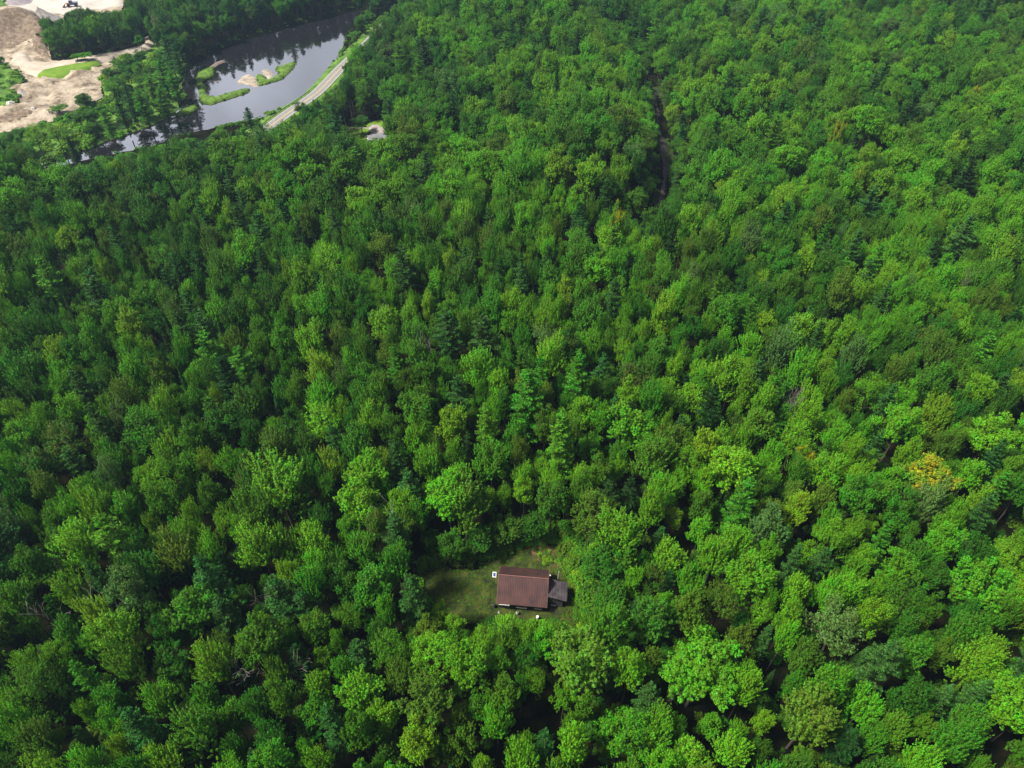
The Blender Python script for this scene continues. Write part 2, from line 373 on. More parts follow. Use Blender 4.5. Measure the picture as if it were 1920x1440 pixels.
# river water
M_WATER, t_, b_ = mat('river_water')
b_.inputs['Base Color'].default_value = (.012, .010, .014, 1); b_.inputs['Roughness'].default_value = .04; b_.inputs['IOR'].default_value = 2.7; b_.inputs['Specular IOR Level'].default_value = .5
g_ = t_.nodes.new('ShaderNodeNewGeometry'); n_ = t_.nodes.new('ShaderNodeTexNoise'); n_.inputs['Scale'].default_value = .35; n_.inputs['Detail'].default_value = 3
bp_ = t_.nodes.new('ShaderNodeBump'); bp_.inputs['Strength'].default_value = .10; bp_.inputs['Distance'].default_value = .06
t_.links.new(g_.outputs['Position'], n_.inputs['Vector']); t_.links.new(n_.outputs[0], bp_.inputs['Height']); t_.links.new(bp_.outputs[0], b_.inputs['Normal'])
RB = W([(-400, 372), (-60, 350), (140, 322), (300, 290), (460, 250), (540, 222), (590, 190), (640, 140), (670, 80), (720, 0), (760, -70)] +
       [(700, -120), (680, -8), (640, 5), (560, 25), (400, 80), (330, 120), (315, 165), (318, 196), (276, 216), (200, 242), (140, 264), (60, 284), (-60, 300), (-400, 310)], ZW)
tag(mesh_obj('water', np.c_[RB, np.full(len(RB), ZW)], [tuple(range(len(RB)))], M_WATER), kind='structure')

M_SAND = surf('pit_sand', (.10, .075, .05), (.50, .42, .33), .16, 1, c3=(.33, .27, .20), detail=11, bump=1.0, dist=.6)
M_YARD = surf('yard_gravel', (.38, .34, .31), (.56, .51, .46), .05, 1, c3=(.47, .43, .39), bump=.4)
M_TRACK = surf('pale_dirt', (.36, .30, .24), (.54, .47, .39), .15, 1, bump=.3)
M_MEADOW = surf('meadow_grass', (.055, .12, .018), (.14, .26, .03), .22, 1, c3=(.085, .18, .022), bump=1, dist=.5)
M_LIME = surf('mown_grass', (.09, .18, .014), (.16, .27, .02), .25, 1, bump=.6)
def zk(P): return P
QUARRY = W([(-140, -90), (250, -90), (236, 0), (228, 22), (150, 30), (100, 40), (84, 60), (100, 112), (150, 116), (215, 104), (258, 95), (275, 86), (285, 90), (230, 108), (205, 130), (190, 150), (195, 182), (168, 196), (140, 210), (105, 226), (60, 240), (0, 250), (-120, 262)], ZV)
_yc = G(80, 25, ZV)
def pit_relief(x, y, d):
    e = np.clip(d / 6, 0, 1)
    rug = .9 * np.abs(vnoise(x, y, 6.5, 2)) + .6 * np.abs(vnoise(x, y, 2.6, 5)) + .35 * np.abs(vnoise(x, y, 1.3, 9))
    y0 = G(60, 120, ZV)[1]; low = np.clip((y0 - y) / 10, 0, 1)
    r = rug * (0.35 + 1.2 * low)
    for (px, py, hgt, rad) in ((10, 62, 6, 14), (52, 50, 6.5, 12), (88, 62, 5, 8), (75, 85, 3, 8), (-30, 70, 5, 18), (45, 178, 3, 7), (150, 146, 2.5, 6), (25, 215, 2.6, 10), (90, 165, 1.6, 9)):
        c = G(px, py, ZV); r = r + hgt * np.exp(-((x - c[0]) ** 2 + (y - c[1]) ** 2) / rad ** 2)
    return r * e
drape('sand_pit_ground', QUARRY, 1.7, M_SAND, .15, pit_relief)
for nm, poly, m, dz in (
    ('gravel_yard', [(-100, -80), (240, -80), (232, 12), (190, 20), (150, 20), (125, 32), (100, 25), (60, 38), (15, 48), (-40, 56), (-120, 60)], M_YARD, .9),
    ('dirt_track', [(20, 104), (52, 100), (64, 120), (90, 121), (140, 115), (180, 107), (222, 101), (258, 92), (272, 86), (270, 72), (276, 68), (289, 80), (287, 92), (262, 100), (222, 109), (192, 122), (180, 131), (163, 141), (133, 149), (100, 153), (66, 150), (48, 142), (28, 128)], M_TRACK, 2.2)):
    drape(nm, W(poly, ZV), 2.0, m, dz, lambda x, y, d, dz=dz: (-dz * .8) * np.exp(-d / 1.2) + .15 * vnoise(x, y, 4, 3), jit=.35)
M_BANK = surf('cut_bank_soil', (.14, .10, .07), (.34, .26, .19), .5, 1, c3=(.22, .165, .12), bump=1, dist=.5); M_REDS = surf('reddish_soil', (.20, .12, .09), (.36, .24, .18), .4, 1, bump=.8)
for nm_, poly_, m_, hh_ in (('cut_bank', [(-60, 62), (20, 56), (62, 46), (80, 48), (84, 78), (96, 104), (84, 112), (62, 96), (58, 78), (40, 84), (18, 92), (-60, 96)], M_BANK, 5.5), ('cut_bank', [(150, 140), (170, 136), (166, 144), (140, 152), (110, 158), (104, 154), (130, 150)], M_BANK, 1.2),
    ('red_soil', [(190, 138), (206, 128), (232, 112), (240, 108), (240, 118), (222, 134), (206, 146), (196, 146)], M_REDS, 1.6), ('cut_bank', [(-60, 226), (0, 224), (50, 210), (70, 214), (60, 222), (20, 232), (-60, 244)], M_BANK, .9)):
    drape(nm_, W(poly_, ZV + 1), 1.5, m_, .45, lambda x, y, d: pit_relief(x, y, np.full(len(x), 9.0)) + .5 * np.abs(vnoise(x, y, 2.2, 4)) - .8 * np.exp(-d / 1.0), jit=.5)
drape('meadow', W([(190, 150), (205, 128), (232, 108), (286, 90), (300, 60), (330, 105), (352, 120), (338, 165), (334, 205), (285, 240), (205, 272), (140, 296), (60, 330), (-200, 352), (-200, 262), (0, 252), (60, 242), (105, 228), (140, 212), (168, 198), (197, 182)], ZV), 3, M_MEADOW, .28, lambda x, y, d: .5 * np.abs(vnoise(x, y, 7, 2)))
drape('grass_island', W([(66, 139), (80, 130), (112, 123), (160, 115), (183, 112), (187, 118), (160, 134), (130, 143), (100, 148), (75, 147)], ZV + 2.2), 1.6, M_LIME, 2.75, lambda x, y, d: -1.2 * np.exp(-d / 1.0))
drape('grass_bank', W([(-120, 135), (0, 138), (30, 138), (46, 148), (50, 160), (30, 172), (40, 190), (36, 206), (0, 224), (-120, 226)], ZV), 2.2, M_MEADOW, 2.2, lambda x, y, d: .8 * np.abs(vnoise(x, y, 6, 2)) - 1.6 * np.exp(-d / 1.5) + 1.5)
drape('grass_verge', W([(-90, 112), (0, 116), (20, 124), (14, 134), (-90, 134)], ZV), 2.2, M_MEADOW, 2.0, lambda x, y, d: -1.2 * np.exp(-d / 1.5))
drape('grass_knoll', W([(-80, -30), (0, 0), (16, 10), (20, 18), (10, 24), (-10, 25), (-80, 20)], ZV), 2.2, M_MEADOW, 1.6, lambda x, y, d: 1.5 - 2.2 * np.exp(-d / 1.5))

# islands and bars
M_BAR = surf('bar_sand', (.20, .16, .12), (.44, .38, .31), .5, 1, bump=.5)
M_ISLE = surf('island_grass', (.05, .10, .015), (.15, .26, .03), .6, 1, c3=(.09, .17, .02), bump=1, dist=.4)
M_MUD = surf('bar_mud', (.10, .075, .065), (.22, .17, .15), .4, .7)
def isle(name, poly, m, hgt, step=1.1, wet=.7):
    Pw = W(poly, ZW); B = densify(Pw, step, .16); mn, mx_ = B.min(0), B.max(0)
    gx, gy = np.meshgrid(np.arange(mn[0], mx_[0], step), np.arange(mn[1], mx_[1], step)); Gp = np.c_[gx.ravel(), gy.ravel()] + rng.normal(size=(gx.size, 2)) * .12
    if len(Gp): Gp = Gp[sdf(Gp, B) < -step * .4]
    v, e, f, *_ = delaunay_2d_cdt([Vector(p) for p in B] + [Vector(p) for p in Gp], [], [list(range(len(B)))], 1, 1e-4)
    P = np.array([(p.x, p.y) for p in v]); d = np.clip(-sdf(P, B), 0, None)
    z = ZW - .35 + hgt * (1 - np.exp(-d / wet)) + .25 * np.abs(vnoise(P[:, 0], P[:, 1], 1.7, 2)) * (d > .3)
    o = mesh_obj(name, np.c_[P, z], [tuple(q) for q in f], m, smooth=True)
    for q in o.data.polygons:
        if q.normal.z < 0: q.flip()
    return tag(o, kind='structure')
ISLES = [[(483, 161), (500, 158), (530, 149), (545, 136), (557, 120), (552, 115), (540, 120), (518, 127), (515, 134), (525, 137), (513, 146), (503, 150), (495, 141), (478, 140), (482, 150)],
         [(368, 158), (372, 178), (371, 190), (378, 196), (395, 197), (420, 189), (445, 181), (468, 173), (470, 166), (455, 167), (430, 175), (404, 182), (390, 180), (387, 172), (389, 163), (381, 157)],
         [(370, 157), (366, 148), (371, 138), (385, 130), (402, 127), (403, 138), (394, 147), (383, 152), (380, 160)],
         [(328, 214), (343, 206), (358, 197), (374, 196), (371, 206), (356, 215), (336, 220)],
         [(404, 246), (412, 240), (438, 232), (462, 226), (462, 232), (440, 240), (420, 246)],
         [(335, 178), (345, 172), (351, 178), (345, 190), (325, 200), (322, 195)]]
for p in ISLES: isle('island_ground', p, M_ISLE, 1.3)
isle('sand_bar', [(441, 157), (447, 148), (458, 140), (470, 139), (482, 146), (486, 152), (487, 163), (476, 165), (468, 161), (455, 158)], M_BAR, .75)
isle('sand_bar', [(489, 131), (504, 130), (515, 136), (512, 146), (502, 151), (497, 144), (490, 139)], M_BAR, .8)
isle('sand_bar', [(389, 126), (402, 117), (424, 110), (424, 117), (410, 122), (405, 128), (386, 132)], M_MUD, .7)
isle('sand_bar', [(401, 153), (406, 149), (415, 149), (416, 153), (405, 156)], M_MUD, .42)
isle('sand_bar', [(361, 247), (366, 245), (371, 246), (370, 250), (363, 250)], M_ISLE, .8)

# ------------------------------------------------------------------ paved road with lines and guard rail
M_ROAD = surf('road_asphalt', (.19, .18, .175), (.27, .255, .25), .8, .9)
M_LINE = surf('road_paint_white', (.62, .62, .60), (.75, .75, .72), 2, .8)
M_YEL = surf('road_paint_yellow', (.55, .42, .12), (.62, .5, .18), 2, .8)
M_GALV = surf('galvanised_rail', (.10, .10, .10), (.22, .22, .22), 1, .6, metallic=.3)
RC = W([(380, 330), (440, 284), (503, 240), (536, 214), (570, 192), (597, 172), (616, 152), (636, 130), (664, 104), (700, 70), (745, 20), (790, -50)], ZV + .6)
def smooth_line(P, n=4):
    for _ in range(n):
        Q = [P[0]]
        for i in range(len(P) - 1): Q += [P[i] * .75 + P[i + 1] * .25, P[i] * .25 + P[i + 1] * .75]
        P = np.array(Q + [P[-1]])
    return P
RC = smooth_line(RC, 3)
def strip(name, line, o0, o1, z, m, dash=None, kind='structure', thick=0):
    t = np.gradient(line, axis=0); t = unit(t); n = np.c_[t[:, 1], -t[:, 0]]
    A = line + n * o0; B = line + n * o1; k = len(line); V = np.vstack([np.c_[A, np.full(k, z)], np.c_[B, np.full(k, z)]])
    Fc = [(i, k + i, k + i + 1, i + 1) for i in range(k - 1) if not dash or (i // dash) % 2 == 0]
    o = mesh_obj(name, V, [f[::-1] for f in Fc], m)
    return tag(o, kind=kind)
ZR = ZV + .62
drape('road_embankment', np.vstack([RC + unit(np.c_[np.gradient(RC, axis=0)[:, 1], -np.gradient(RC, axis=0)[:, 0]]) * 7.5, (RC - unit(np.c_[np.gradient(RC, axis=0)[:, 1], -np.gradient(RC, axis=0)[:, 0]]) * 9.0)[::-1]]), 1.6, M_MEADOW, 0,
      lambda x, y, d: np.clip(ZR - .08 - H(x, y), -.5, 1.9) * np.clip(d / 2.2, 0, 1), jit=.1)
strip('road', RC, -3.0, 3.0, ZR + .05, M_ROAD)
strip('road_markings', RC, -2.6, -2.47, ZR + .054, M_LINE); strip('road_markings', RC, 2.47, 2.6, ZR + .054, M_LINE)
strip('road_markings', RC, -.20, -.06, ZR + .054, M_YEL); strip('road_markings', RC, .06, .20, ZR + .054, M_YEL)
def guard_rail(i0, i1, lab):
    g = thing('guard_rail', lab, 'guard rail', (*RC[i0], ZR)); L = RC[i0:i1]; t = unit(np.gradient(L, axis=0)); n = np.c_[t[:, 1], -t[:, 0]]; L = L - n * 3.6 - RC[i0]
    r = MB()
    for i in range(len(L) - 1):
        a, b = L[i], L[i + 1]
        V = [(a[0], a[1], .45), (b[0], b[1], .45), (b[0], b[1], .78), (a[0], a[1], .78)]; nn = n[i]
        V += [(p[0] - nn[0] * .08, p[1] - nn[1] * .08, p[2]) for p in V]
        r.add(V, [(0, 1, 2, 3), (7, 6, 5, 4), (3, 2, 6, 7), (0, 4, 5, 1)])
    r.build('rail', M_GALV, g); s = 0
    for i in range(0, len(L), 2):
        MB().box(L[i][0] - .28, L[i][0] - .12, L[i][1] - .08, L[i][1] + .08, -.5, .74).build('post', M_GALV, g)
guard_rail(16, 44, 'grey roadside guard rail running between the road bend and the river water')

# ------------------------------------------------------------------ driveway, lawn, house and pole beyond the wood
M_GRAVEL = surf('drive_gravel', (.22, .19, .185), (.36, .32, .30), .5, 1, bump=.3)
drape('lawn', W([(636, 244), (655, 238), (676, 236), (686, 238), (692, 246), (690, 262), (676, 264), (660, 260), (648, 256)], ZV), 1.5, M_LIME, .25)
drape('lawn', W([(686, 236), (700, 228), (716, 230), (722, 244), (720, 254), (712, 250), (700, 236), (690, 240)], ZV), 1.5, M_LIME, .32)
drape('driveway', W([(688, 238), (702, 234), (716, 240), (724, 250), (722, 262), (700, 268), (690, 262), (692, 246)], ZV), 1.2, M_GRAVEL, .5, lambda x, y, d: -.3 * np.exp(-d))
drape('path', W([(640, 241), (672, 239), (690, 240), (690, 243), (672, 243), (640, 245)], ZV), 1.0, M_GRAVEL, .55, lambda x, y, d: -.2 * np.exp(-d))
M_WHITE = surf('white_clapboard', (.74, .74, .72), (.82, .82, .80), 2, .7)
M_SHING = surf('grey_shingles', (.17, .17, .19), (.28, .28, .31), 2.5, .9)
M_DARK = surf('dark_trim', (.02, .02, .025), (.05, .05, .06), 2, .7)
M_GLASS, t_, b_ = mat('window_glass'); b_.inputs['Base Color'].default_value = (.02, .025, .03, 1); b_.inputs['Roughness'].default_value = .08
def gable(L, Wd, eave, rise, over=.4, th=.12):
    """roof as two slabs along X"""
    t = MB(); hw = Wd / 2 + over; r_ = rise; ez = eave - over * rise / (Wd / 2)
    for s in (-1, 1):
        x0, x1 = -L / 2 - over, L / 2 + over; V = [(x0, 0, eave + r_), (x1, 0, eave + r_), (x1, s * hw, ez), (x0, s * hw, ez)]
        V += [(p[0], p[1], p[2] + th) for p in V]
        t.add(V, [(4, 5, 6, 7), (3, 2, 1, 0), (0, 1, 5, 4), (2, 3, 7, 6), (1, 2, 6, 5), (3, 0, 4, 7)])
    return t
hp = G(714, 262, ZV + 3.5)
hs = thing('house', 'white house with grey shingle roof beside the gravel driveway', 'house', (hp[0], hp[1], h1(hp[0], hp[1])), radians(24))
wb = MB().box(-5, 5, -3, 3, -1, 2.7); wb.add([(-5, -3, 2.7), (-5, 3, 2.7), (-5, 0, 4.3), (5, -3, 2.7), (5, 3, 2.7), (5, 0, 4.3)], [(0, 1, 2), (3, 5, 4), (0, 2, 5, 3), (1, 4, 5, 2)]); wb.build('wall', M_WHITE, hs)
rf = gable(10, 6, 2.72, 1.6).build('roof', M_SHING, hs); MB().box(1.6, 2.3, -.2, .5, 3.8, 5.1).build('chimney', surf('chimney_brick', (.2, .08, .06), (.3, .14, .1), 6), rf)
for yy in (-1.6, 1.6): wn_ = MB().box(-5.06, -5.003, yy - .5, yy + .5, 1, 2.1).build('window', M_GLASS, hs)
for xx in (-3, 0, 3): MB().box(xx - .5, xx + .5, 3.003, 3.06, 1, 2.1).build('window', M_GLASS, hs)
M_POLE = surf('pole_wood', (.42, .38, .33), (.60, .56, .50), 2, .9)
pp = G(641, 246, ZV); pl = thing('utility_pole', 'pale utility pole standing at the end of the small lawn', 'utility pole', (pp[0], pp[1], h1(pp[0], pp[1])))
MB().tube([(0, 0, -.5), (-.15, 0, 5), (-.3, 0, 9.4)], [.26, .22, .17], 8).build('pole', M_POLE, pl, True); MB().box(-1.3, .7, -.07, .07, 8.5, 8.72).build('crossarm', M_POLE, pl)
for dx in (-1.2, -.7, .2, .6): MB().tube([(dx, 0, 8.725), (dx, 0, 8.95)], [.06, .04], 6).build('insulator', M_WHITE, pl)

# quarry: stockpile, machine, boulders
M_PILE = surf('pile_gravel', (.26, .24, .23), (.40, .37, .35), .6, 1, bump=.8)
def pile(px, py, R, hgt, seed, lab, m):
    c = G(px, py, ZV + 1); r = np.random.default_rng(seed); V, Fc = [], []; nr, na = 9, 34
    for i in range(nr + 1):
        f = i / nr
        for a in range(na):
            th = a * 2 * pi / na; rr = R * f * (1 + .14 * sin(th * 2 + seed) + .05 * r.normal()); V.append((rr * cos(th) * 1.15, rr * sin(th), hgt * (1 - f) ** 1.05 * (1 + .05 * r.normal()) - .2))
    for i in range(nr):
        for a in range(na): Fc.append((i * na + a, (i + 1) * na + a, (i + 1) * na + (a + 1) % na, i * na + (a + 1) % na))
    o = mesh_obj('gravel_pile', V, Fc, m, smooth=True); o.location = (c[0], c[1], ZV + .9); return tag(o, lab, 'gravel pile')
pile(82, 40, 9, 7.5, 1, 'tall grey cone of gravel at the edge of the tree clump in the sand pit', M_PILE)
pile(46, 48, 11, 4.6, 2, 'wide tan heap of sand below the pale gravel yard', M_SAND)
pile(30, 2, 9, 4.0, 3, 'low purple-grey gravel heap at the top of the pit yard', surf('purple_gravel', (.22, .19, .21), (.34, .30, .32), .6, 1))
pile(45, 180, 6.5, 3.0, 4, 'grey-brown dirt mound beside the green bank below the dirt track', M_PILE)
M_MACH, t_, b_ = mat('machine_blue'); b_.inputs['Base Color'].default_value = (.09, .12, .22, 1); b_.inputs['Roughness'].default_value = .4
M_RUST = surf('rusty_red_steel', (.22, .06, .04), (.34, .12, .08), 2, .7)
mp = G(136, 12, ZV + 1); mc = thing('wheel_loader', 'blue wheel loader with rusty bucket parked on the pale pit yard', 'loader', (mp[0], mp[1], ZV + 1.0), radians(195))
MB().box(-3.4, -.6, -1.2, 1.2, 1.0, 2.3).build('engine_cover', M_MACH, mc); MB().box(-.6, 1.1, -1.0, 1.0, 1.0, 3.3).build('cab', M_MACH, mc); MB().box(-.4, .9, -1.03, -1.003, 2.2, 3.1).box(-.4, .9, 1.003, 1.03, 2.2, 3.1).box(1.103, 1.13, -.85, .85, 2.2, 3.1).build('cab_glass', M_GLASS, mc)
MB().box(1.1, 2.6, -1.0, 1.0, .8, 1.5).build('front_frame', M_RUST, mc)
for s in (-1, 1):
    MB().tube([(1.4, s * .7, 1.7), (3.0, s * .7, 1.9), (4.2, s * .7, .8)], [.16, .16, .14], 6).build('lift_arm', M_RUST, mc)
    for x in (-2.3, 1.9): MB().tube([(x, s * 1.05, .8), (x, s * 1.6, .8)], [.8, .8], 16).build('wheel', M_DARK, mc)
MB().add([(4.2, -1.4, .2), (4.2, 1.4, .2), (5.5, 1.4, .15), (5.5, -1.4, .15), (4.1, -1.4, 1.3), (4.1, 1.4, 1.3)], [(0, 1, 2, 3), (0, 4, 5, 1), (0, 3, 4), (1, 5, 2)]).build('bucket', M_RUST, mc)
M_ROCK = surf('pale_rock', (.40, .38, .36), (.70, .66, .62), 1.2, .9, bump=.5)
def rock(px, py, s, lab, m=None, z=ZV + 1.2, grp=None):
    bm = bmesh.new(); bmesh.ops.create_icosphere(bm, subdivisions=2, radius=1); r = random.Random(px * 7 + py)
    for v in bm.verts: v.co = Vector((v.co.x * 1.2, v.co.y, v.co.z * .75)) * s * (1 + r.uniform(-.22, .22))
    me = bpy.data.meshes.new('rock'); bm.to_mesh(me); bm.free(); me.materials.append(m or M_ROCK); o = bpy.data.objects.new('rock', me); COL.objects.link(o); c = G(px, py, z); o.location = (c[0], c[1], z); return tag(o, lab, 'rock', grp)
rock(62, 206, 1.7, 'white boulder lying alone on the lower sand scree'); rock(20, 195, 1.9, 'pale boulder half sunk in the green bank', z=ZV + 3.2); rock(232, 117, 1.6, 'pale boulder on the reddish bank under the dirt track')
rock(210, 108, 1.0, 'dark small boulder at the edge of the curving dirt track', M_PILE); rock(157, 143, 1.2, 'brown boulder below the grass island', M_PILE)

# ------------------------------------------------------------------ cabin in the clearing
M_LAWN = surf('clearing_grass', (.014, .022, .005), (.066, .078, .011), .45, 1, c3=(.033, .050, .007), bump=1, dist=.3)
M_REDG = surf('dry_brush_ground', (.07, .035, .02), (.19, .10, .05), 1.6, 1, c3=(.06, .06, .02), bump=1, dist=.3)
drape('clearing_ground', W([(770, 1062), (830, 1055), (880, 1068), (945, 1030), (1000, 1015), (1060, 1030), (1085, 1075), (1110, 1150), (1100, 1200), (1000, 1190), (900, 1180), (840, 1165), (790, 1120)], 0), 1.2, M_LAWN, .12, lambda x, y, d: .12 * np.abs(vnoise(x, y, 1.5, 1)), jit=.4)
drape('bare_ground', W([(985, 1022), (1018, 1018), (1048, 1034), (1056, 1066), (1030, 1068), (1004, 1052)], 0), .8, M_REDG, .32, jit=.35)
drape('bare_ground', W([(1050, 1158), (1068, 1145), (1088, 1150), (1094, 1180), (1080, 1186), (1060, 1180)], 0), .8, M_REDG, .32, jit=.35)
M_ROOF, t_, b_ = mat('red_metal_roof'); N = t_.nodes; Lk = t_.links
tc = N.new('ShaderNodeTexCoord'); no = N.new('ShaderNodeTexNoise'); no.inputs['Scale'].default_value = .5; no.inputs['Detail'].default_value = 5; Lk.new(tc.outputs['Object'], no.inputs['Vector'])
cr = N.new('ShaderNodeValToRGB'); cr.color_ramp.elements[0].position = .35; cr.color_ramp.elements[1].position = .68; cr.color_ramp.elements[0].color = (.070, .040, .044, 1); cr.color_ramp.elements[1].color = (.122, .060, .054, 1)
Lk.new(no.outputs[0], cr.inputs[0]); Lk.new(cr.outputs[0], b_.inputs['Base Color']); b_.inputs['Roughness'].default_value = .45; b_.inputs['Metallic'].default_value = .15
M_LEAN = surf('grey_sheet_roof', (.05, .042, .048), (.10, .085, .095), .8, .5)
M_LOG = surf('dark_boards', (.012, .012, .014), (.030, .027, .028), 3, .8); M_GREYB = surf('grey_boards', (.05, .048, .055), (.09, .085, .095), 3, .8)
CA = math.atan2(-.85, 8.97); cb = thing('cabin', 'dark cabin with reddish ribbed metal gable roof in the forest clearing', 'cabin', (2.1, 67.75, 0), CA)
wl = MB().box(-4.25, 4.25, -3.35, 3.35, -.4, 2.75); wl.add([(-4.25, -3.35, 2.75), (-4.25, 3.35, 2.75), (-4.25, 0, 5.55), (4.25, -3.35, 2.75), (4.25, 3.35, 2.75), (4.25, 0, 5.55)], [(0, 1, 2), (3, 5, 4), (0, 2, 5, 3), (1, 4, 5, 2)]); wl.build('wall', M_LOG, cb)
def ribbed(x0, x1, p0, p1, pitch, m, name, parent, th=.05, rib=.06):
    """ribbed metal sheet from ridge line p0=(y,z) down to p1"""
    n = int((x1 - x0) / pitch); V = []; prof = []
    for i in range(n):
        x = x0 + (x1 - x0) * i / n; st = (x1 - x0) / n; prof += [(x, 0), (x + st * .62, 0), (x + st * .72, rib), (x + st * .9, rib)]
    prof.append((x1, 0)); k = len(prof)
    for (y, z) in (p0, p1):
        for x, h in prof: V.append((x, y, z + h))
    for (y, z) in (p0, p1):
        for x, h in prof: V.append((x, y, z + h - th))
    Fc = [(i, i + 1, k + i + 1, k + i) for i in range(k - 1)] + [(2 * k + i, 3 * k + i, 3 * k + i + 1, 2 * k + i + 1) for i in range(k - 1)] + [(k + i, k + i + 1, 3 * k + i + 1, 3 * k + i) for i in range(k - 1)]
    Fc += [(0, k, 3 * k, 2 * k), (k - 1, 2 * k - 1 + 2 * k - k + 0, 4 * k - 1, 2 * k - 1)][:1]
    return mesh_obj(name, V, Fc, m, parent)
ribbed(-4.55, 4.55, (0, 5.92), (-3.9, 2.52), .32, M_ROOF, 'roof_panel', cb); ribbed(-4.55, 4.55, (0, 5.92), (3.9, 2.52), .32, M_ROOF, 'roof_panel', cb)
MB().tube([(-4.57, 0, 5.93), (4.57, 0, 5.93)], [.09, .09], 8).build('ridge_cap', surf('ridge_metal', (.17, .08, .07), (.24, .11, .09), 2, .4), cb)
M_EDGE = surf('roof_edge_trim', (.20, .10, .09), (.30, .16, .13), 2, .5)
for sx in (-4.6, 4.56):
    for sy in (-1, 1):
        a = (0, 5.96); b = (sy * 3.92, 2.55); q = MB(); V = [(sx, a[0], a[1]), (sx + .05, a[0], a[1]), (sx + .05, b[0], b[1]), (sx, b[0], b[1])]; V += [(p[0], p[1], p[2] - .16) for p in V]
        q.add(V, [(0, 1, 2, 3), (7, 6, 5, 4), (0, 3, 7, 4), (1, 5, 6, 2), (2, 6, 7, 3)]).build('verge_trim', M_EDGE, cb)
MB().box(-4.1, -2.2, -3.99, -3.92, 2.30, 2.44).build('gutter', M_WHITE, cb)
for x0, x1, z0, z1 in ((-1.0, .9, 1.0, 1.9), (2.4, 3.6, 1.1, 1.9)):
    w_ = MB().box(x0, x1, -3.40, -3.353, z0, z1).build('window', M_GLASS, cb); MB().box(x0 - .05, x1 + .05, -3.52, -3.403, z0 - .12, z0 - .004).build('sill', M_WHITE, w_)
dr = MB().box(-3.2, -2.3, -3.41, -3.353, -.1, 1.95).build('door', M_GREYB, cb); MB().box(-2.45, -2.38, -3.47, -3.412, .9, 1.05).build('handle', M_WHITE, dr)
for x in (-.15, 2.95): MB().box(x - .16, x + .16, -3.62, -3.36, 2.05, 2.25).build('outdoor_lamp', M_WHITE, cb)
# lean-to
MB().box(4.253, 7.4, -2.25, 1.05, -.4, 2.95).build('side_shed_wall', M_GREYB, cb)
_s = MB(); V = [(4.6, -2.5, 3.95), (8.0, -2.65, 3.05), (8.0, 1.2, 3.05), (4.6, 1.2, 3.95)]; V += [(p[0], p[1], p[2] + .08) for p in V]
_s.add(V, [(0, 3, 2, 1), (4, 5, 6, 7), (0, 1, 5, 4), (1, 2, 6, 5), (2, 3, 7, 6), (3, 0, 4, 7)]); _s.build('side_shed_roof', M_LEAN, cb)
for i in range(7):
    x = 4.75 + i * .55; zz = 4.035 - (x - 4.6) * .2647; MB().box(x, x + .06, -2.5, 1.19, zz - .02, zz + .045).build('roof_rib', M_LEAN, cb)
w_ = MB().box(5.3, 6.1, -2.32, -2.253, .9, 1.75).build('window', M_GLASS, cb); MB().box(5.22, 6.18, -2.42, -2.323, .80, .897).build('sill', M_WHITE, w_)
MB().box(5.1, 6.3, -3.4, -2.43, -.1, .18).build('step', M_GREYB, cb)
MB().tube([(4.72, 1.7, 2.0), (4.72, 1.7, 4.2)], [.09, .09], 8).tube([(4.52, 1.7, 4.28), (4.92, 1.7, 4.28)], [.12, .12], 8).tube([(4.72, 1.7, 4.1), (4.72, 1.7, 4.4)], [.1, .1], 8).build('stove_pipe', M_WHITE, cb)
def at_cabin(x, y): return (2.1 + x * cos(CA) - y * sin(CA), 67.75 + x * sin(CA) + y * cos(CA))
M_DULLW = surf('dull_white_plastic', (.42, .38, .34), (.58, .54, .50), 3, .7)
def barrel(lx, ly, lab, open_top, s=1.0):
    x, y = at_cabin(lx, ly); b = thing('barrel', lab, 'barrel', (x, y, .12)); b.scale = (s, s, s)
    MB().tube([(0, 0, 0), (0, 0, .06), (0, 0, .45), (0, 0, .85), (0, 0, .9)], [.26, .28, .32, .29, .28], 16).build('body', M_DULLW, b, True)
    if open_top: MB().tube([(0, 0, .905), (0, 0, .92)], [.2, .2], 16).build('opening', M_DARK, b)
    else: MB().tube([(0, 0, .903), (0, 0, .97)], [.3, .27], 16).build('lid', M_WHITE, b)
barrel(-4.05, -4.5, 'white barrel with dark open top at the left front corner of the cabin', True, .7); barrel(-.7, -4.3, 'white open barrel in front of the middle of the cabin wall', True, .8); barrel(3.0, -4.9, 'tall white lidded barrel near the right front corner of the cabin', False, .9)
x, y = at_cabin(-5.5, 1.2); sp = thing('solar_panel', 'small tilted blue solar panel in a white frame left of the cabin roof', 'solar panel', (x, y, .1), CA)
MB().tube([(0, 0, 0), (0, 0, 3.6)], [.05, .05], 8).build('pole', M_GALV, sp)
def tilt(x0, x1, s0, s1, o): 
    V = []
    for oo in (o, o + .04):
        for (xx, s) in ((x0, s0), (x1, s0), (x1, s1), (x0, s1)): V.append((xx, s * cos(.7) - oo * sin(.7), 3.7 + s * sin(.7) + oo * cos(.7)))
    return MB().add(V, [(0, 3, 2, 1), (4, 5, 6, 7), (0, 1, 5, 4), (1, 2, 6, 5), (2, 3, 7, 6), (3, 0, 4, 7)])
tilt(-.36, .36, -.5, .5, 0).build('frame', M_WHITE, sp); m, t, b = mat('solar_cells'); b.inputs['Base Color'].default_value = (.05, .09, .32, 1); b.inputs['Roughness'].default_value = .2; tilt(-.22, .22, -.34, .34, .044).build('panel', m, sp)
x, y = at_cabin(6.3, 3.0); po = thing('fence_post', 'leaning pale wooden post in the brush behind the side shed', 'post', (x, y, 0)); MB().tube([(0, 0, -.3), (.05, .05, 2.2), (.12, .1, 3.6)], [.09, .08, .06], 7).build('post', M_POLE, po)
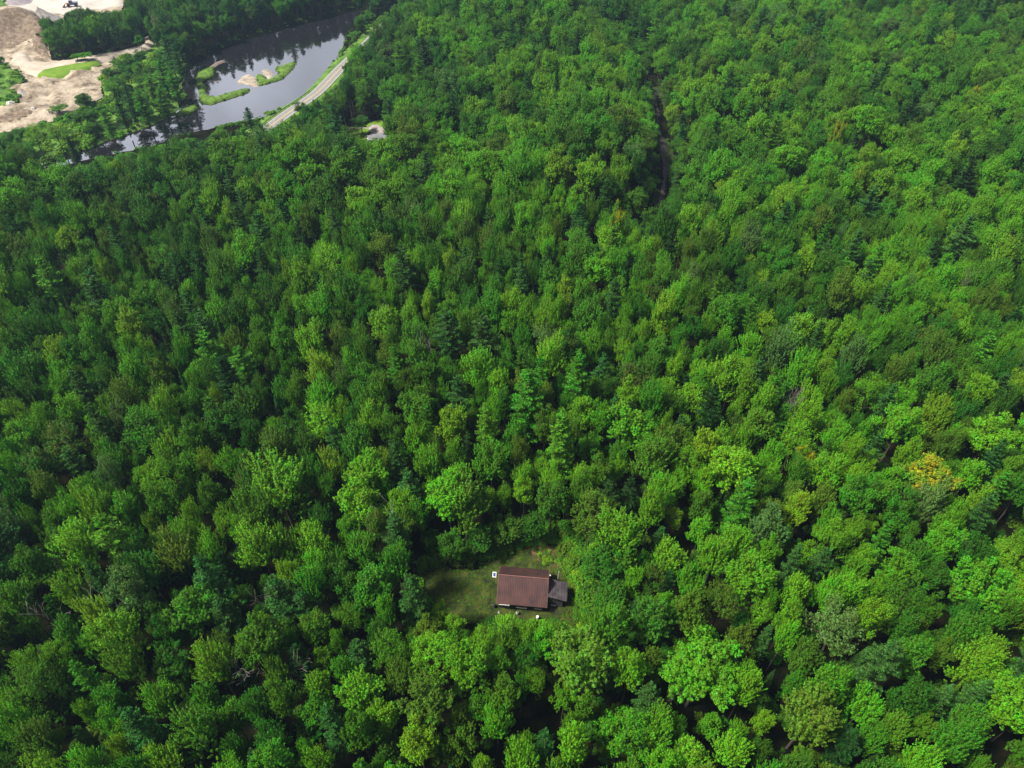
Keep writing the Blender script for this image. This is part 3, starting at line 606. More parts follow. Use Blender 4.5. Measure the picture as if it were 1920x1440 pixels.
x, y = at_cabin(-5.2, -3.4); gr_ = thing('grill', 'black kettle grill standing off the left front corner of the cabin', 'grill', (x, y, .12))
MB().tube([(0, 0, .65), (0, 0, .72), (0, 0, .85), (0, 0, 1.0), (0, 0, 1.08)], [.14, .3, .38, .28, .05], 14).build('kettle', M_DARK, gr_, True)
for a in (0, 2.1, 4.2): MB().tube([(.1 * cos(a), .1 * sin(a), .7), (.34 * cos(a), .34 * sin(a), 0)], [.025, .025], 5).build('leg', M_DARK, gr_)

# ------------------------------------------------------------------ woodland track on the right
TR = smooth_line(TRL, 2)
M_TRK = surf('track_dirt', (.045, .035, .040), (.10, .08, .085), .8, .9, bump=.5); M_TRKG = surf('track_verge', (.015, .035, .006), (.045, .06, .012), .5, 1, bump=.8)
tn = unit(np.c_[np.gradient(TR, axis=0)[:, 1], -np.gradient(TR, axis=0)[:, 0]])
drape('track_verge', np.vstack([TR + tn * 5.0, (TR - tn * 3.0)[::-1]]), 2.2, M_TRKG, .3, jit=.3)
drape('dirt_road', np.vstack([TR + tn * 1.15, (TR - tn * 1.15)[::-1]]), 1.2, M_TRK, .55, jit=.12)
#@@TREES
# ------------------------------------------------------------------ where trees stand
KEEP = [  # parts of the picture that stay open: sand pit, river, road, lawn, cabin clearing, track
 [(-60, -60), (236, -60), (230, 16), (190, 22), (152, 14), (128, 20), (108, 34), (72, 34), (70, 60), (86, 100), (110, 116), (180, 107), (255, 93), (272, 86), (269, 68), (280, 68), (291, 82), (280, 98), (225, 109), (203, 132), (188, 150), (193, 182), (165, 195), (140, 205), (100, 222), (60, 238), (0, 248), (-60, 256)],
 [(80, 316), (150, 305), (200, 292), (250, 283), (300, 272), (330, 252), (352, 256), (420, 240), (462, 232), (500, 219), (520, 206), (536, 194), (552, 178), (562, 186), (600, 162), (628, 136), (638, 104), (652, 76), (660, 40), (690, 14), (640, 30), (560, 50), (470, 76), (400, 100), (356, 130), (340, 165), (342, 205), (290, 240), (210, 262), (146, 283), (84, 300)],
 [(574, 188), (604, 188), (632, 156), (643, 138), (642, 112), (634, 112), (612, 152)],
 [(497, 241), (512, 241), (534, 216), (530, 208), (505, 224)],
 [(652, 246), (664, 238), (690, 236), (704, 231), (716, 234), (722, 244), (724, 256), (700, 263), (676, 262), (658, 256)], [(632, 220), (638, 220), (644, 242), (636, 242)],
 [(796, 1080), (832, 1066), (886, 1080), (950, 1042), (992, 1028), (1040, 1036), (1062, 1060), (1072, 1100), (1080, 1136), (1086, 1168), (1068, 1168), (1040, 1156), (1010, 1154), (930, 1150), (880, 1148), (838, 1138), (800, 1110)],
 [(1226, 184), (1234, 184), (1246, 240), (1237, 240)], [(1236, 240), (1247, 240), (1252, 300), (1253, 345), (1247, 382), (1237, 402), (1230, 396), (1238, 360), (1239, 300)],
]
CLEAR = W([(776, 1072), (800, 1050), (870, 1052), (945, 1024), (1000, 1008), (1055, 1022), (1088, 1070), (1108, 1150), (1102, 1196), (1000, 1196), (900, 1192), (840, 1175), (780, 1120)], 0)
MEADOW = W([(190, 150), (205, 128), (232, 108), (262, 98), (300, 100), (330, 125), (330, 160), (322, 196), (275, 228), (200, 260), (120, 292), (40, 318), (-220, 345), (-220, 262), (0, 252), (60, 242), (105, 228), (140, 212), (168, 198), (197, 182)], ZV)
LAWNP = W([(636, 246), (655, 236), (686, 234), (700, 226), (718, 228), (728, 250), (726, 268), (700, 274), (660, 266)], ZV)
DRY = W([(0, 258), (-220, 262), (-220, 130), (0, 130)], ZV)
PTS = [(0, .75, .80), (.5, .6, .76), (-.5, .6, .76), (0, 0, 1.0), (-.45, 0, .94), (.45, 0, .94)] + [(a_, 0, f_) for f_ in (.88, .82, .76, .70, .64, .58, .5, .42) for a_ in (-.85, 0, .85)]
def project_ok(x, y, z0, ht, R):
    for fx, fy, fz in PTS:
        px, py, _ = PJ(x + fx * R, y + fy * R, z0 + fz * ht)
        if px < -70: continue
        for k in KEEP:
            c = False; n = len(k); j = n - 1
            for i in range(n):
                if (k[i][1] > py) != (k[j][1] > py) and px < (k[j][0] - k[i][0]) * (py - k[i][1]) / (k[j][1] - k[i][1]) + k[i][0]: c = not c
                j = i
            if c: return False
    return True
cell = 6.0; GRID = {}
def near_ok(x, y, R, f):
    cx, cy = int(x // cell), int(y // cell)
    for a in (-2, -1, 0, 1, 2):
        for b in (-2, -1, 0, 1, 2):
            for (X, Y, Q) in GRID.get((cx + a, cy + b), ()):
                if (X - x) ** 2 + (Y - y) ** 2 < (f * (R + Q)) ** 2: return False
    return True
def put(x, y, R): GRID.setdefault((int(x // cell), int(y // cell)), []).append((x, y, R))
TREES = []   # dict(x,y,z,R,ht,style,tone,rz,label)
BSTY = ('round', 'spiky', 'tall', 'airy', 'broad')
def add_tree(x, y, R, ht, style, tone, label=None, zb=None, r=rng):
    z = h1(x, y) if zb is None else zb
    TREES.append(dict(x=x, y=y, z=z, R=R, ht=ht, style=style, tone=tone, rz=r.random() * 6.28, label=label, v=int(r.integers(0, 99)))); put(x, y, R)
SPECIAL = [ # px, py of crown top centre; top height; radius; style; tone; label
 (1735, 862, 18, 4.9, 'broad', 'golden', 'broad golden yellow tree glowing among green crowns on the right slope'),
 (1495, 925, 16, 2.7, 'tall', 'yellow-green', 'slender lime yellow tree standing in front of a dark gap'),
 (1509, 848, 15, 2.0, 'round', 'golden', 'small yellow crown just above the slender lime tree'),
 (1156, 402, 22, 2.6, 'round', 'golden', 'small orange-yellow crown near the lower end of the forest track'),
 (1142, 432, 16.5, 4.0, 'round', 'bright green', 'bright green tree directly under the orange-yellow crown by the track'),
 (1570, 238, 19, 2.2, 'round', 'golden', 'tiny yellow crown far up the right-hand forest'),
 (1825, 172, 17, 2.3, 'broad', 'golden', 'pale yellow crown far off near the upper right edge'),
 (1610, 325, 17, 2.0, 'round', 'golden', 'orange tinged crown beside a grey-green tree in the distance'),
 (1090, 1186, 19, 5.2, 'round', 'pale green', 'big pale green tree with dense glittering leaves below the cabin'),
 (1310, 1205, 18, 6.0, 'broad', 'bright green', 'very wide bright green tree below and right of the cabin'),
 (1222, 1120, 17, 4.4, 'tall', 'deep green', 'cone-shaped deep green tree just right of the cabin clearing'),
 (1225, 1062, 15, 2.2, 'airy', 'rusty', 'small brownish tree between two deep green trees right of the cabin'),
 (250, 675, 19, 3.2, 'tall', 'bright green', 'bright green column-shaped tree with black gap on its right'),
 (525, 868, 19, 5.6, 'spiky', 'bright green', 'large fan-shaped tree with long upright green sprays left of the cabin clearing'),
 (1052, 775, 25, 4.0, 'pine', 'pale green', 'tall pale green pine towering over the clearing above the cabin'),
 (990, 700, 23, 4.4, 'pine', 'pale green', 'feathery pale pine with layered branches in the picture centre'),
 (1085, 665, 23, 4.0, 'pine', 'pale green', 'feathery pale pine beside the olive-brown crown'),
 (1066, 632, 17, 3.0, 'round', 'rusty', 'olive-brown round crown beside a pale pine near the centre'),
 (840, 590, 22, 4.0, 'pine', 'blue-green', 'broad blue-green pine above the picture centre, the left of a pair'),
 (905, 600, 21, 4.0, 'pine', 'blue-green', 'broad blue-green pine above the picture centre, the right of a pair'),
 (1245, 562, 21, 3.4, 'tall', 'yellow-green', 'light green spire-shaped tree rising over darker crowns'),
 (840, 895, 19, 4.4, 'round', 'bright green', 'bright rounded tree at the back of the cabin clearing'),
 (870, 905, 18, 4.6, 'spiky', 'mid green', 'spiky green tree overhanging the dark back edge of the clearing'),
 (1035, 905, 16, 3.6, 'round', 'deep green', 'deep green tree at the back of the clearing below the tall pine'),
 (1160, 965, 18, 4.6, 'spiky', 'bright green', 'bright spiky tree standing at the right edge of the cabin clearing'),
 (1110, 930, 17, 4.0, 'airy', 'olive green', 'olive airy tree between the tall pine and the clearing edge'),
 (1567, 1135, 17, 4.3, 'airy', 'grey-green', 'grey-green airy tree with silvery leaves on the lower right'),
 (1320, 810, 19, 3.2, 'round', 'yellow-green', 'yellow-green rounded tree above the large bright tree right of centre'),
 (1372, 840, 19, 5.2, 'round', 'bright green', 'large bright rounded tree right of centre with yellow-green neighbour'),
 (1220, 830, 18, 4.2, 'spiky', 'mid green', 'spiky domed tree half way between tall pine and large bright tree'),
 (1605, 900, 18, 3.6, 'round', 'mid green', 'smooth domed tree showing a forked pale trunk under its crown'),
 (1690, 928, 17, 3.2, 'round', 'mid green', 'domed green tree next to the golden yellow tree'),
 (1385, 330, 18, 3.8, 'round', 'bright green', 'ball-shaped vivid green crown right of the forest track'),
 (1315, 350, 18, 3.4, 'tall', 'pale green', 'light green tall crown between the track and the vivid round tree'),
 (1290, 395, 18, 3.6, 'tall', 'bright green', 'light green crown at the right of the track end'),
 (690, 855, 18, 4.2, 'round', 'bright green', 'bright rounded tree at the upper left of the cabin clearing'),
 (680, 905, 18, 4.4, 'round', 'bright green', 'bright rounded tree left of the dark hollow behind the clearing'),
 (590, 985, 16, 3.6, 'spiky', 'bright green', 'upright fan-like tree left of the dark hollow'),
 (780, 795, 18, 2.6, 'round', 'yellow-green', 'yellowish round crown above the clearing, left of the pine'),
 (845, 775, 18, 3.2, 'round', 'yellow-green', 'pale yellowish crown above the bright tree behind the clearing'),
 (700, 1065, 17, 4.0, 'round', 'mid green', 'green tree leaning over the left edge of the cabin clearing'),
 (950, 1160, 8.5, 2.6, 'spiky', 'bright green', 'bright small tree right in front of the cabin'),
 (1010, 1165, 8, 2.4, 'round', 'bright green', 'bright low tree in front of the right half of the cabin'),
 (850, 1155, 9, 2.4, 'round', 'yellow-green', 'yellowish small tree below the left end of the clearing'),
 (1128, 1030, 14, 3.6, 'round', 'deep green', 'dark rounded tree behind the side shed at the right edge of the clearing'),
 (1150, 1095, 13, 3.6, 'tall', 'deep green', 'dark tree right of the side shed, below the bright spiky tree'),
 (1115, 1150, 7, 2.4, 'round', 'deep green', 'low dark tree next to the reddish brush right of the cabin'),
 (845, 1000, 9, 2.8, 'round', 'deep green', 'low dark tree at the back left of the clearing beside the hollow'),
 (895, 985, 9, 3.0, 'tall', 'deep green', 'low dark leafy tree at the back of the clearing, left of centre'),
 (948, 972, 8, 2.8, 'round', 'deep green', 'low dark leafy tree at the back of the clearing, behind the roof'),
 (1000, 968, 8, 2.6, 'spiky', 'deep green', 'low dark spiky tree at the back of the clearing near the brown patch'),
 (1340, 1010, 17, 3.2, 'spiky', 'bright green', 'spiky bright tree with branches in tiers right of the clearing'),
 (1440, 965, 17, 3.4, 'round', 'grey-green', 'grey-green crown left of the slender lime tree'),
 (1400, 1045, 17, 4.4, 'round', 'bright green', 'wide bright green crown between the clearing and the grey-green silvery tree'),
 (1840, 1060, 17, 4.4, 'round', 'bright green', 'round bright crown near the right edge, level with the cabin'),
 (1850, 790, 17, 4.4, 'round', 'yellow-green', 'wide yellowish round crown near the right edge above the golden tree'),
 (1420, 770, 18, 4.0, 'round', 'mid green', 'large mid green rounded tree above the large bright tree'),
 (455, 655, 19, 3.6, 'pine', 'pale green', 'light tiered tree left of centre with fan branches'),
 (785, 1360, 17, 3.0, 'round', 'yellow-green', 'yellow-green crown cut by the bottom edge left of centre'),
 (360, 1110, 17, 4.0, 'round', 'mid green', 'domed green tree in the lower left, beside a black gap'),
 (130, 435, 17, 3.2, 'broad', 'yellow-green', 'yellowish flat crown near the left edge of the forest'),
 (262, 480, 17, 2.0, 'round', 'rusty', 'orange-tipped crown among dark trees on the left'),
 (75, 850, 17, 3.4, 'round', 'rusty', 'brownish crown near the left edge'),
 (120, 800, 17, 4.0, 'airy', 'rusty', 'wide brownish crown above its brown neighbour near the left edge'),
 (1185, 690, 17, 4.0, 'round', 'rusty', 'brown-green wide crown right of the pale pines'),
 (1345, 640, 17, 3.0, 'round', 'deep green', 'deep green crown near a yellowish patch right of centre'),
 (1170, 645, 16, 2.4, 'broad', 'yellow-green', 'yellow crown patch right of the olive-brown crown'),
 (1540, 680, 16, 2.4, 'broad', 'yellow-green', 'ragged yellowish crown half way up the right side'),
 (1590, 610, 17, 3.0, 'round', 'bright green', 'vivid round crown half way up the right side'),
]
for px, py, zt, R, sty, tone, lab in SPECIAL:
    zb = 0.0
    for _ in range(3):
        x, y, _z = G(px, py, zb + zt * .86); y -= .62 * R; zb = h1(x, y)
    add_tree(x, y, R * .9, zt, sty, tone, lab, zb)
# valley specials: crown top given, foot on the valley floor
VSPEC = [
 (465, 207, 12, 2.6, 'pine', 'blue-green', 'lone pine on the near river bank, outlined against the water'),
 (676, 222, 7.5, 3.4, 'round', 'deep green', 'round dark tree on the lawn beside the gravel driveway'),
 (650, 240, 2.2, 1.2, 'round', 'deep green', 'small dark round bush next to the utility pole'),
 (155, 180, 8, 4.0, 'round', 'deep green', 'dark round tree at the lower corner of the sand scree'),
 (170, 192, 5, 3.0, 'round', 'deep green', 'low dark tree touching the round tree beside the scree'),
 (110, 200, 3.4, 3.4, 'broad', 'mid green', 'low green bush growing on the bottom of the sand scree'),
 (148, 112, 2.6, 3.0, 'round', 'mid green', 'left dark bush on the bright grass island in the pit'),
 (162, 110, 3.0, 3.4, 'broad', 'mid green', 'right dark bush on the bright grass island in the pit'),
 (215, 115, 3.0, 2.4, 'broad', 'mid green', 'bush on the reddish bank below the curving track'),
 (236, 126, 5, 3.6, 'broad', 'deep green', 'dark spreading bush between the curving track and the meadow'),
 (262, 100, 9, 3.2, 'round', 'deep green', 'dark tree just below the bend of the pale track'),
 (200, 132, 4, 2.6, 'broad', 'deep green', 'dark bush at the right end of the scree'),
 (310, 72, 21, 4.4, 'pine', 'blue-green', 'tall pine at the bend of the pale track above the river'),
 (330, 90, 19, 4.0, 'pine', 'blue-green', 'tall pine right of the track bend, close to the water'),
 (300, 118, 18, 4.4, 'pine', 'pale green', 'broad pale pine on the far river bank below the track bend'),
 (322, 140, 14, 3.6, 'pine', 'pale green', 'pale pine leaning over the river at the narrow bend'),
 (282, 150, 16, 4.2, 'pine', 'pale green', 'wide pale pine between the meadow and the river'),
 (238, 168, 17, 3.4, 'pine', 'blue-green', 'dark pine in the meadow with bare lower trunk'),
 (222, 190, 16, 3.2, 'pine', 'blue-green', 'dark tiered pine on the meadow slope above the narrow river'),
 (262, 176, 16, 4.0, 'pine', 'pale green', 'grey-green pine among the river bank group, middle one'),
 (300, 172, 15, 3.8, 'pine', 'pale green', 'grey-green pine at the river bank beside the small reed bed'),
 (196, 212, 14, 3.2, 'pine', 'pale green', 'thin pine at the lower end of the bank group'),
 (130, 262, 12, 3.0, 'spruce', 'dark green', 'black-green spruce where the river narrows at the left'),
 (60, 240, 14, 3.4, 'airy', 'yellow-green', 'light open tree in the meadow below the scree'),
 (100, 235, 13, 3.2, 'airy', 'yellow-green', 'light open tree right of its twin in the meadow below the scree'),
 (100, 60, 14, 4.0, 'round', 'mid green', 'rounded tree at the left end of the clump inside the pit'), (88, 62, 13, 3.4, 'round', 'bright green', 'bright tree at the left tip of the clump inside the pit'),
]
for px, py, zt, R, sty, tone, lab in VSPEC:
    zb = ZV
    x, y, _z = G(px, py, ZV + zt * .9); y -= .3 * R; hz = h1(x, y)
    add_tree(x, y, R, zt, sty, tone, lab, max(hz, ZV + (2.6 if 'grass island' in lab else .3)))
DEADS = [(157, 500, 14, 1.0, 'bleached bare dead tree with forked limbs on the left side'), (110, 500, 13, .8, 'reddish-grey leafless tree beside the bleached dead tree'),
 (1808, 520, 15, .6, 'thin white dead stem between crowns on the far right'), (455, 1235, 14, 1.3, 'tangled pale bare branches low in the left foreground'), (95, 1165, 14, 1.1, 'pale bare twigs beside the black gap at lower left'),
 (200, 1165, 14, 1.1, 'pale bare twigs right of the black gap at lower left'), (545, 1245, 12, 1.2, 'grey leafless branches left of the bottom centre'), (485, 1100, 15, .8, 'single white dead branch in the dark gap at lower left'),
 (728, 980, 15, .9, 'thin dead tree top at the left of the dark hollow'), (1225, 1310, 13, .8, 'reddish bare twigs below the very wide bright tree'), (808, 650, 17, .7, 'pinkish-grey leafless tree above the centre'),
 (330, 640, 12, .9, 'reddish bare tree among dark crowns on the left'), (560, 400, 15, .8, 'grey bare top in the upper left forest'), (1510, 740, 16, .8, 'pale leafless top half way down the right side'), (1180, 300, 15, .7, 'white birch stem left of the forest track')]
r_ = np.random.default_rng(11)
# near and far forest, larger trees first
YMAX = 545; cand = 0
def halfw(y): return 60 + (y * cos(PITCH) + HC * sin(PITCH)) * tan(FOV / 2) * 1.0
def pick_tone(x, y, style, inv, r):
    a = vnoise(np.array([x]), np.array([y]), 33, 3)[0]; b = vnoise(np.array([x]), np.array([y]), 15, 8)[0]; q = r.random()
    if style == 'pine': return 'blue-green' if q < .5 else ('pale green' if q < .8 else 'dark green')
    if style == 'spruce': return 'dark green' if q < .7 else 'blue-green'
    if inv: return ('mid green', 'deep green', 'bright green', 'grey-green', 'olive green')[int(min(4, abs(r.normal() * 1.5)))]
    t = a * .6 + b * .5 + r.normal() * .46 + (.14 if x > 0 else .04)
    if x > -10 and r.random() < .035: return 'yellow-green'
    if q < .006: return 'rusty'
    if q < .04: return 'yellow-green'
    if q < .06: return 'grey-green'
    if q < .15: return 'olive green'
    return 'deep green' if t < -.38 else ('mid green' if t < .22 else 'bright green')
def batch(n, rmin, rmax, fac, hmin, hmax, r, under=False, ymin=0, ymax=999):
    Y = 20 + (YMAX - 20) * r.random(n) ** .72; X = (r.random(n) * 2 - 1) * np.array([halfw(v) for v in Y])
    P = np.c_[X, Y]; ok = sdf(P, RIVER) > 2.2
    ok &= sdf(P, QUARRY) > 1.0; ok &= Y > ymin; ok &= Y < ymax; ok &= sdf(P, CLEAR) > 1.2; ok &= sdf(P, LAWNP) > 1.0; ok &= line_dist(P, RC) > 8; ok &= line_dist(P, TR) > 3.0
    for s_ in (W([(-120, -60), (0, -20), (20, 14), (-10, 30), (-120, 20)], ZV),): ok &= sdf(P, s_) > 0
    P = P[ok]; hz = H(P[:, 0], P[:, 1]); sv = sdf(P, VALLEY); rv = sdf(P, RIVER); md = sdf(P, MEADOW); dr = line_dist(P, RC); dt = line_dist(P, TR)
    for i, (x, y) in enumerate(P):
        R = rmin + (rmax - rmin) * r.random() ** 1.3; inv = sv[i] < -6
        ht = hmin + (hmax - hmin) * (.62 * r.random() + .38 * (R - rmin) / (rmax - rmin + .01))
        if md[i] < 0:
            if R > 3.4 or vnoise(np.array([x]), np.array([y]), 8, 5)[0] < .18: continue
            ht *= .55
        pc = .07 if y > 190 else .11; ps = .03 if y > 190 else .008
        ppx, ppy, _ = PJ(x, y, hz[i])
        if inv: pc = .20; ps = .04
        if rv[i] < 22 and inv: pc = .34
        if md[i] < 0: pc = .10; ps = 0
        if not inv and ppx < 520 and 380 < ppy < 760: ps = .09; pc = .10
        if inv and dr[i] < 14: ht *= .6
        if dt[i] < 8: ht *= .72
        if rv[i] < 7: ht *= .8
        q = r.random()
        if q < pc: style = 'pine'; ht *= 1.16
        elif q < pc + ps: style = 'spruce'; ht *= .98; R = min(R, 3.4)
        else: style = BSTY[int(r.choice(5, p=[.24, .37, .22, .12, .05] if y < 190 else [.44, .12, .12, .12, .20]))]
        if under: style = ('round', 'spiky', 'airy')[int(r.integers(0, 3))]
        if not near_ok(x, y, R, fac): continue
        if not project_ok(x, y, hz[i], ht, R): 
            ht *= .5; R = min(R, 2.6)
            if not (inv or dt[i] < 12) or not project_ok(x, y, hz[i], ht, R): continue
        TREES.append(dict(x=x, y=y, z=hz[i], R=R, ht=ht, style=style, tone=pick_tone(x, y, style, inv, r) if ht > 10 or inv else 'deep green', rz=r.random() * 6.28, label=None, v=int(r.integers(0, 99)))); put(x, y, R)
batch(3500, 3.5, 4.6, .84, 16, 21, np.random.default_rng(21), ymin=190)
batch(1800, 3.1, 3.9, .84, 16, 20.5, np.random.default_rng(31), ymax=190)
batch(26000, 2.6, 3.6, .79, 12.5, 18.5, np.random.default_rng(22), ymin=190)
batch(32000, 2.0, 3.0, .81, 12, 19.5, np.random.default_rng(32), ymax=190)
batch(40000, 1.7, 2.7, .78, 9.5, 16, np.random.default_rng(23), ymin=190)
batch(44000, 1.3, 2.3, .76, 9.5, 16.5, np.random.default_rng(33), ymax=190)
batch(14000, 1.1, 1.6, .70, 5, 10, np.random.default_rng(24), under=True)
batch(16000, 1.3, 2.1, .66, 6, 11, np.random.default_rng(26), ymax=190)
print('trees', len(TREES))

# ------------------------------------------------------------------ individual trees and the forest mass
SHAPE_WORD = {'round': 'rounded', 'spiky': 'spiky-topped', 'tall': 'tall narrow', 'airy': 'open airy', 'broad': 'flat-crowned', 'pine': 'tiered', 'spruce': 'conical'}
NAME = {'pine': 'pine_tree', 'spruce': 'spruce_tree'}
for t in TREES:
    t['px'], t['py'], t['s'] = PJ(t['x'], t['y'], t['z'] + t['ht'] * .8); t['kind'] = NAME.get(t['style'], 'broadleaf_tree')
    m = t['R'] * t['s']; t['in'] = -m * .5 < t['px'] < 1920 + m * .5 and -m * .3 < t['py'] < 1440 + m * .7
    t['rank'] = m * (1 if t['R'] > 2 else .5)
single = []; mass = []
for kd, cap in (('broadleaf_tree', 300), ('pine_tree', 240), ('spruce_tree', 120)):
    L = sorted([t for t in TREES if t['kind'] == kd and t['in']], key=lambda t: (t['label'] is None, -t['rank'])); single += L[:cap]
ids = set(id(t) for t in single); mass = [t for t in TREES if id(t) not in ids]
KW = {'broadleaf_tree': 'broadleaf tree', 'pine_tree': 'pine', 'spruce_tree': 'spruce'}
def place_words(px, py, valley):
    if valley: 
        if py < 120 and px < 720: return 'beyond the river bend'
        if px < 345: return 'between river and sand pit'
        if px < 520: return 'along the near river bank'
        return 'around the river road'
    c = 'far left' if px < 330 else 'left' if px < 760 else 'centre' if px < 1150 else 'right' if px < 1540 else 'far right'
    if py > 1290: rw = 'at the bottom edge'
    elif py > 1150: rw = 'below the cabin'
    elif py > 1010: rw = 'level with the cabin'
    elif py > 880: rw = 'above the cabin'
    elif py > 740: rw = 'above the clearing'
    elif py > 560: rw = 'half way up'
    elif py > 380: rw = 'in the upper forest'
    else: rw = 'in the distant forest'
    return rw + ', ' + c
groups = {}
for t in single:
    if not t['label']:
        size = 'large' if t['R'] > 3.7 else 'small' if t['R'] < 2.5 else ''
        t['key'] = (size, t['tone'], SHAPE_WORD[t['style']], t['kind'], place_words(t['px'], t['py'], t['z'] < -5)); groups.setdefault(t['key'], []).append(t)
ORD = ['first', 'second', 'third', 'fourth', 'fifth', 'sixth', 'seventh', 'eighth', 'ninth', 'tenth', 'eleventh', 'twelfth', 'thirteenth', 'fourteenth', 'fifteenth', 'sixteenth', 'seventeenth', 'eighteenth', 'nineteenth', 'twentieth']
for (size, tone, shp, kd, plc), L in groups.items():
    L.sort(key=lambda t: t['px']); n = len(L)
    for i, t in enumerate(L):
        tw = 'golden' if tone == 'golden' else 'brownish' if tone == 'rusty' else tone
        if n == 1: t['label'] = f"{size} {tw} {shp} {KW[kd]} {plc}"
        elif n == 2: t['label'] = f"{size} {tw} {shp} {KW[kd]} {plc}, {('left', 'right')[i]} of two"
        else: t['label'] = f"{size} {tw} {shp} {KW[kd]} {plc}, {ORD[min(i, 19)]} from left"
for t in single: t['label'] = ' '.join(t['label'].split())
def scales(t):
    c, tr, j, R0, H0 = VAR[t['style']][t['v'] % len(VAR[t['style']])]; return c, tr, j, t['R'] / R0, t['ht'] / H0
GROUP = {'broadleaf_tree': 'leafy trees of the closed forest', 'pine_tree': 'pines among the forest', 'spruce_tree': 'spruces among the forest'}
for t in single:
    c, tr, j, sr, sz = scales(t)
    e = thing(t['kind'], t['label'], KW[t['kind']], (t['x'], t['y'], t['z']), t['rz'], GROUP[t['kind']]); e.scale = (sr, sr, sz)
    oc = bpy.data.objects.new('crown', c); COL.objects.link(oc); oc.parent = e; oc.material_slots[0].link = 'OBJECT'; oc.material_slots[0].material = TONES[t['tone']]
    ot = bpy.data.objects.new('trunk', tr); COL.objects.link(ot); ot.parent = e
for i, (px, py, zt, sp_, lab) in enumerate(DEADS):
    x, y, _ = G(px, py, zt * .95); z = h1(x, y); d = bare(40 + i, zt + .6, sp_ * .65).build('dead_tree', M_PALE if 'red' not in lab else M_BARK); d.location = (x, y, z); d.rotation_euler = (0, 0, i * 1.3); tag(d, lab, 'dead tree', 'bare trees in the forest')
# the rest of the forest as one object
src = bpy.data.collections.new('tree_kinds'); keys = {}
combos = sorted({(t['style'], t['v'] % len(VAR[t['style']]), t['tone']) for t in mass})
for i, k in enumerate(combos):
    o = bpy.data.objects.new(f'forest_source_{i:04d}', VAR[k[0]][k[1]][2]); o.material_slots[0].link = 'OBJECT'; o.material_slots[0].material = TONES[k[2]]; src.objects.link(o); keys[k] = i
def scatter(name, pts, rot, scl, idx, coll, label=None, cat=None, tint=None):
    me = bpy.data.meshes.new(name); me.from_pydata([tuple(p) for p in pts], [], [])
    a = me.attributes.new('rot', 'FLOAT_VECTOR', 'POINT'); a.data.foreach_set('vector', np.asarray(rot, np.float32).ravel())
    a = me.attributes.new('scl', 'FLOAT_VECTOR', 'POINT'); a.data.foreach_set('vector', np.asarray(scl, np.float32).ravel())
    a = me.attributes.new('idx', 'INT', 'POINT'); a.data.foreach_set('value', np.asarray(idx, np.int32))
    o = bpy.data.objects.new(name, me); COL.objects.link(o)
    ng = bpy.data.node_groups.new(name + '_nodes', 'GeometryNodeTree'); ng.interface.new_socket('Geometry', in_out='INPUT', socket_type='NodeSocketGeometry'); ng.interface.new_socket('Geometry', in_out='OUTPUT', socket_type='NodeSocketGeometry')
    N = ng.nodes; L = ng.links; gi = N.new('NodeGroupInput'); go = N.new('NodeGroupOutput'); ci = N.new('GeometryNodeCollectionInfo'); ci.inputs['Collection'].default_value = coll; ci.inputs['Separate Children'].default_value = True; ci.inputs['Reset Children'].default_value = True
    ip = N.new('GeometryNodeInstanceOnPoints'); ip.inputs['Pick Instance'].default_value = True
    def at(nm, ty):
        q = N.new('GeometryNodeInputNamedAttribute'); q.data_type = ty; q.inputs['Name'].default_value = nm; return q.outputs['Attribute']
    er = N.new('FunctionNodeEulerToRotation'); L.new(at('rot', 'FLOAT_VECTOR'), er.inputs[0])
    L.new(gi.outputs[0], ip.inputs['Points']); L.new(ci.outputs[0], ip.inputs['Instance']); L.new(at('idx', 'INT'), ip.inputs['Instance Index']); L.new(er.outputs[0], ip.inputs['Rotation']); L.new(at('scl', 'FLOAT_VECTOR'), ip.inputs['Scale']); L.new(ip.outputs[0], go.inputs[0])
    md = o.modifiers.new('scatter', 'NODES'); md.node_group = ng
    return tag(o, label, cat, kind='stuff')
scatter('forest', [(t['x'], t['y'], t['z']) for t in mass], [(0, 0, t['rz']) for t in mass], [(*(2 * (scales(t)[3],)), scales(t)[4]) for t in mass], [keys[(t['style'], t['v'] % len(VAR[t['style']]), t['tone'])] for t in mass], src, 'dense mixed green forest covering the hills away from the camera')
# undergrowth: meadow scrub, reeds on the islands, brush round the clearing
bc = bpy.data.collections.new('bush_kinds'); bk = []
for i, (tn_, sd_) in enumerate((('bright green', 1), ('mid green', 2), ('olive green', 3), ('deep green', 4), ('yellow-green', 5), ('rusty', 6))):
    V, Q = bush(sd_); o = mesh_obj(f'brush_source_{i:03d}', V, Q, TONES[tn_], link=False); bc.objects.link(o)
rb = np.random.default_rng(5); P_, S_, I_ = [], [], []
def fill(poly, n, smin, smax, kinds, dz=0.0, cond=None):
    poly = np.asarray(poly); mn, mx_ = poly.min(0), poly.max(0); Q = mn + (mx_ - mn) * rb.random((n, 2)); Q = Q[inside(Q, poly)]
    if cond is not None: Q = Q[cond(Q)]
    z = H(Q[:, 0], Q[:, 1])
    for (x, y), zz in zip(Q, z):
        s = smin + (smax - smin) * rb.random() ** 2; P_.append((x, y, max(zz, ZW + .1) + dz)); S_.append((s, s, s * (.6 + .6 * rb.random()))); I_.append(int(rb.choice(kinds)))
fill(MEADOW, 3400, .6, 3.0, [0, 0, 1, 2, 4, 4], 0, lambda Q: vnoise(Q[:, 0], Q[:, 1], 9, 2) > -.35)
fill(W([(-120, 135), (0, 138), (30, 138), (46, 148), (50, 160), (30, 172), (40, 190), (36, 206), (0, 224), (-120, 226)], ZV), 900, .7, 2.4, [0, 0, 1, 4], 2.6)
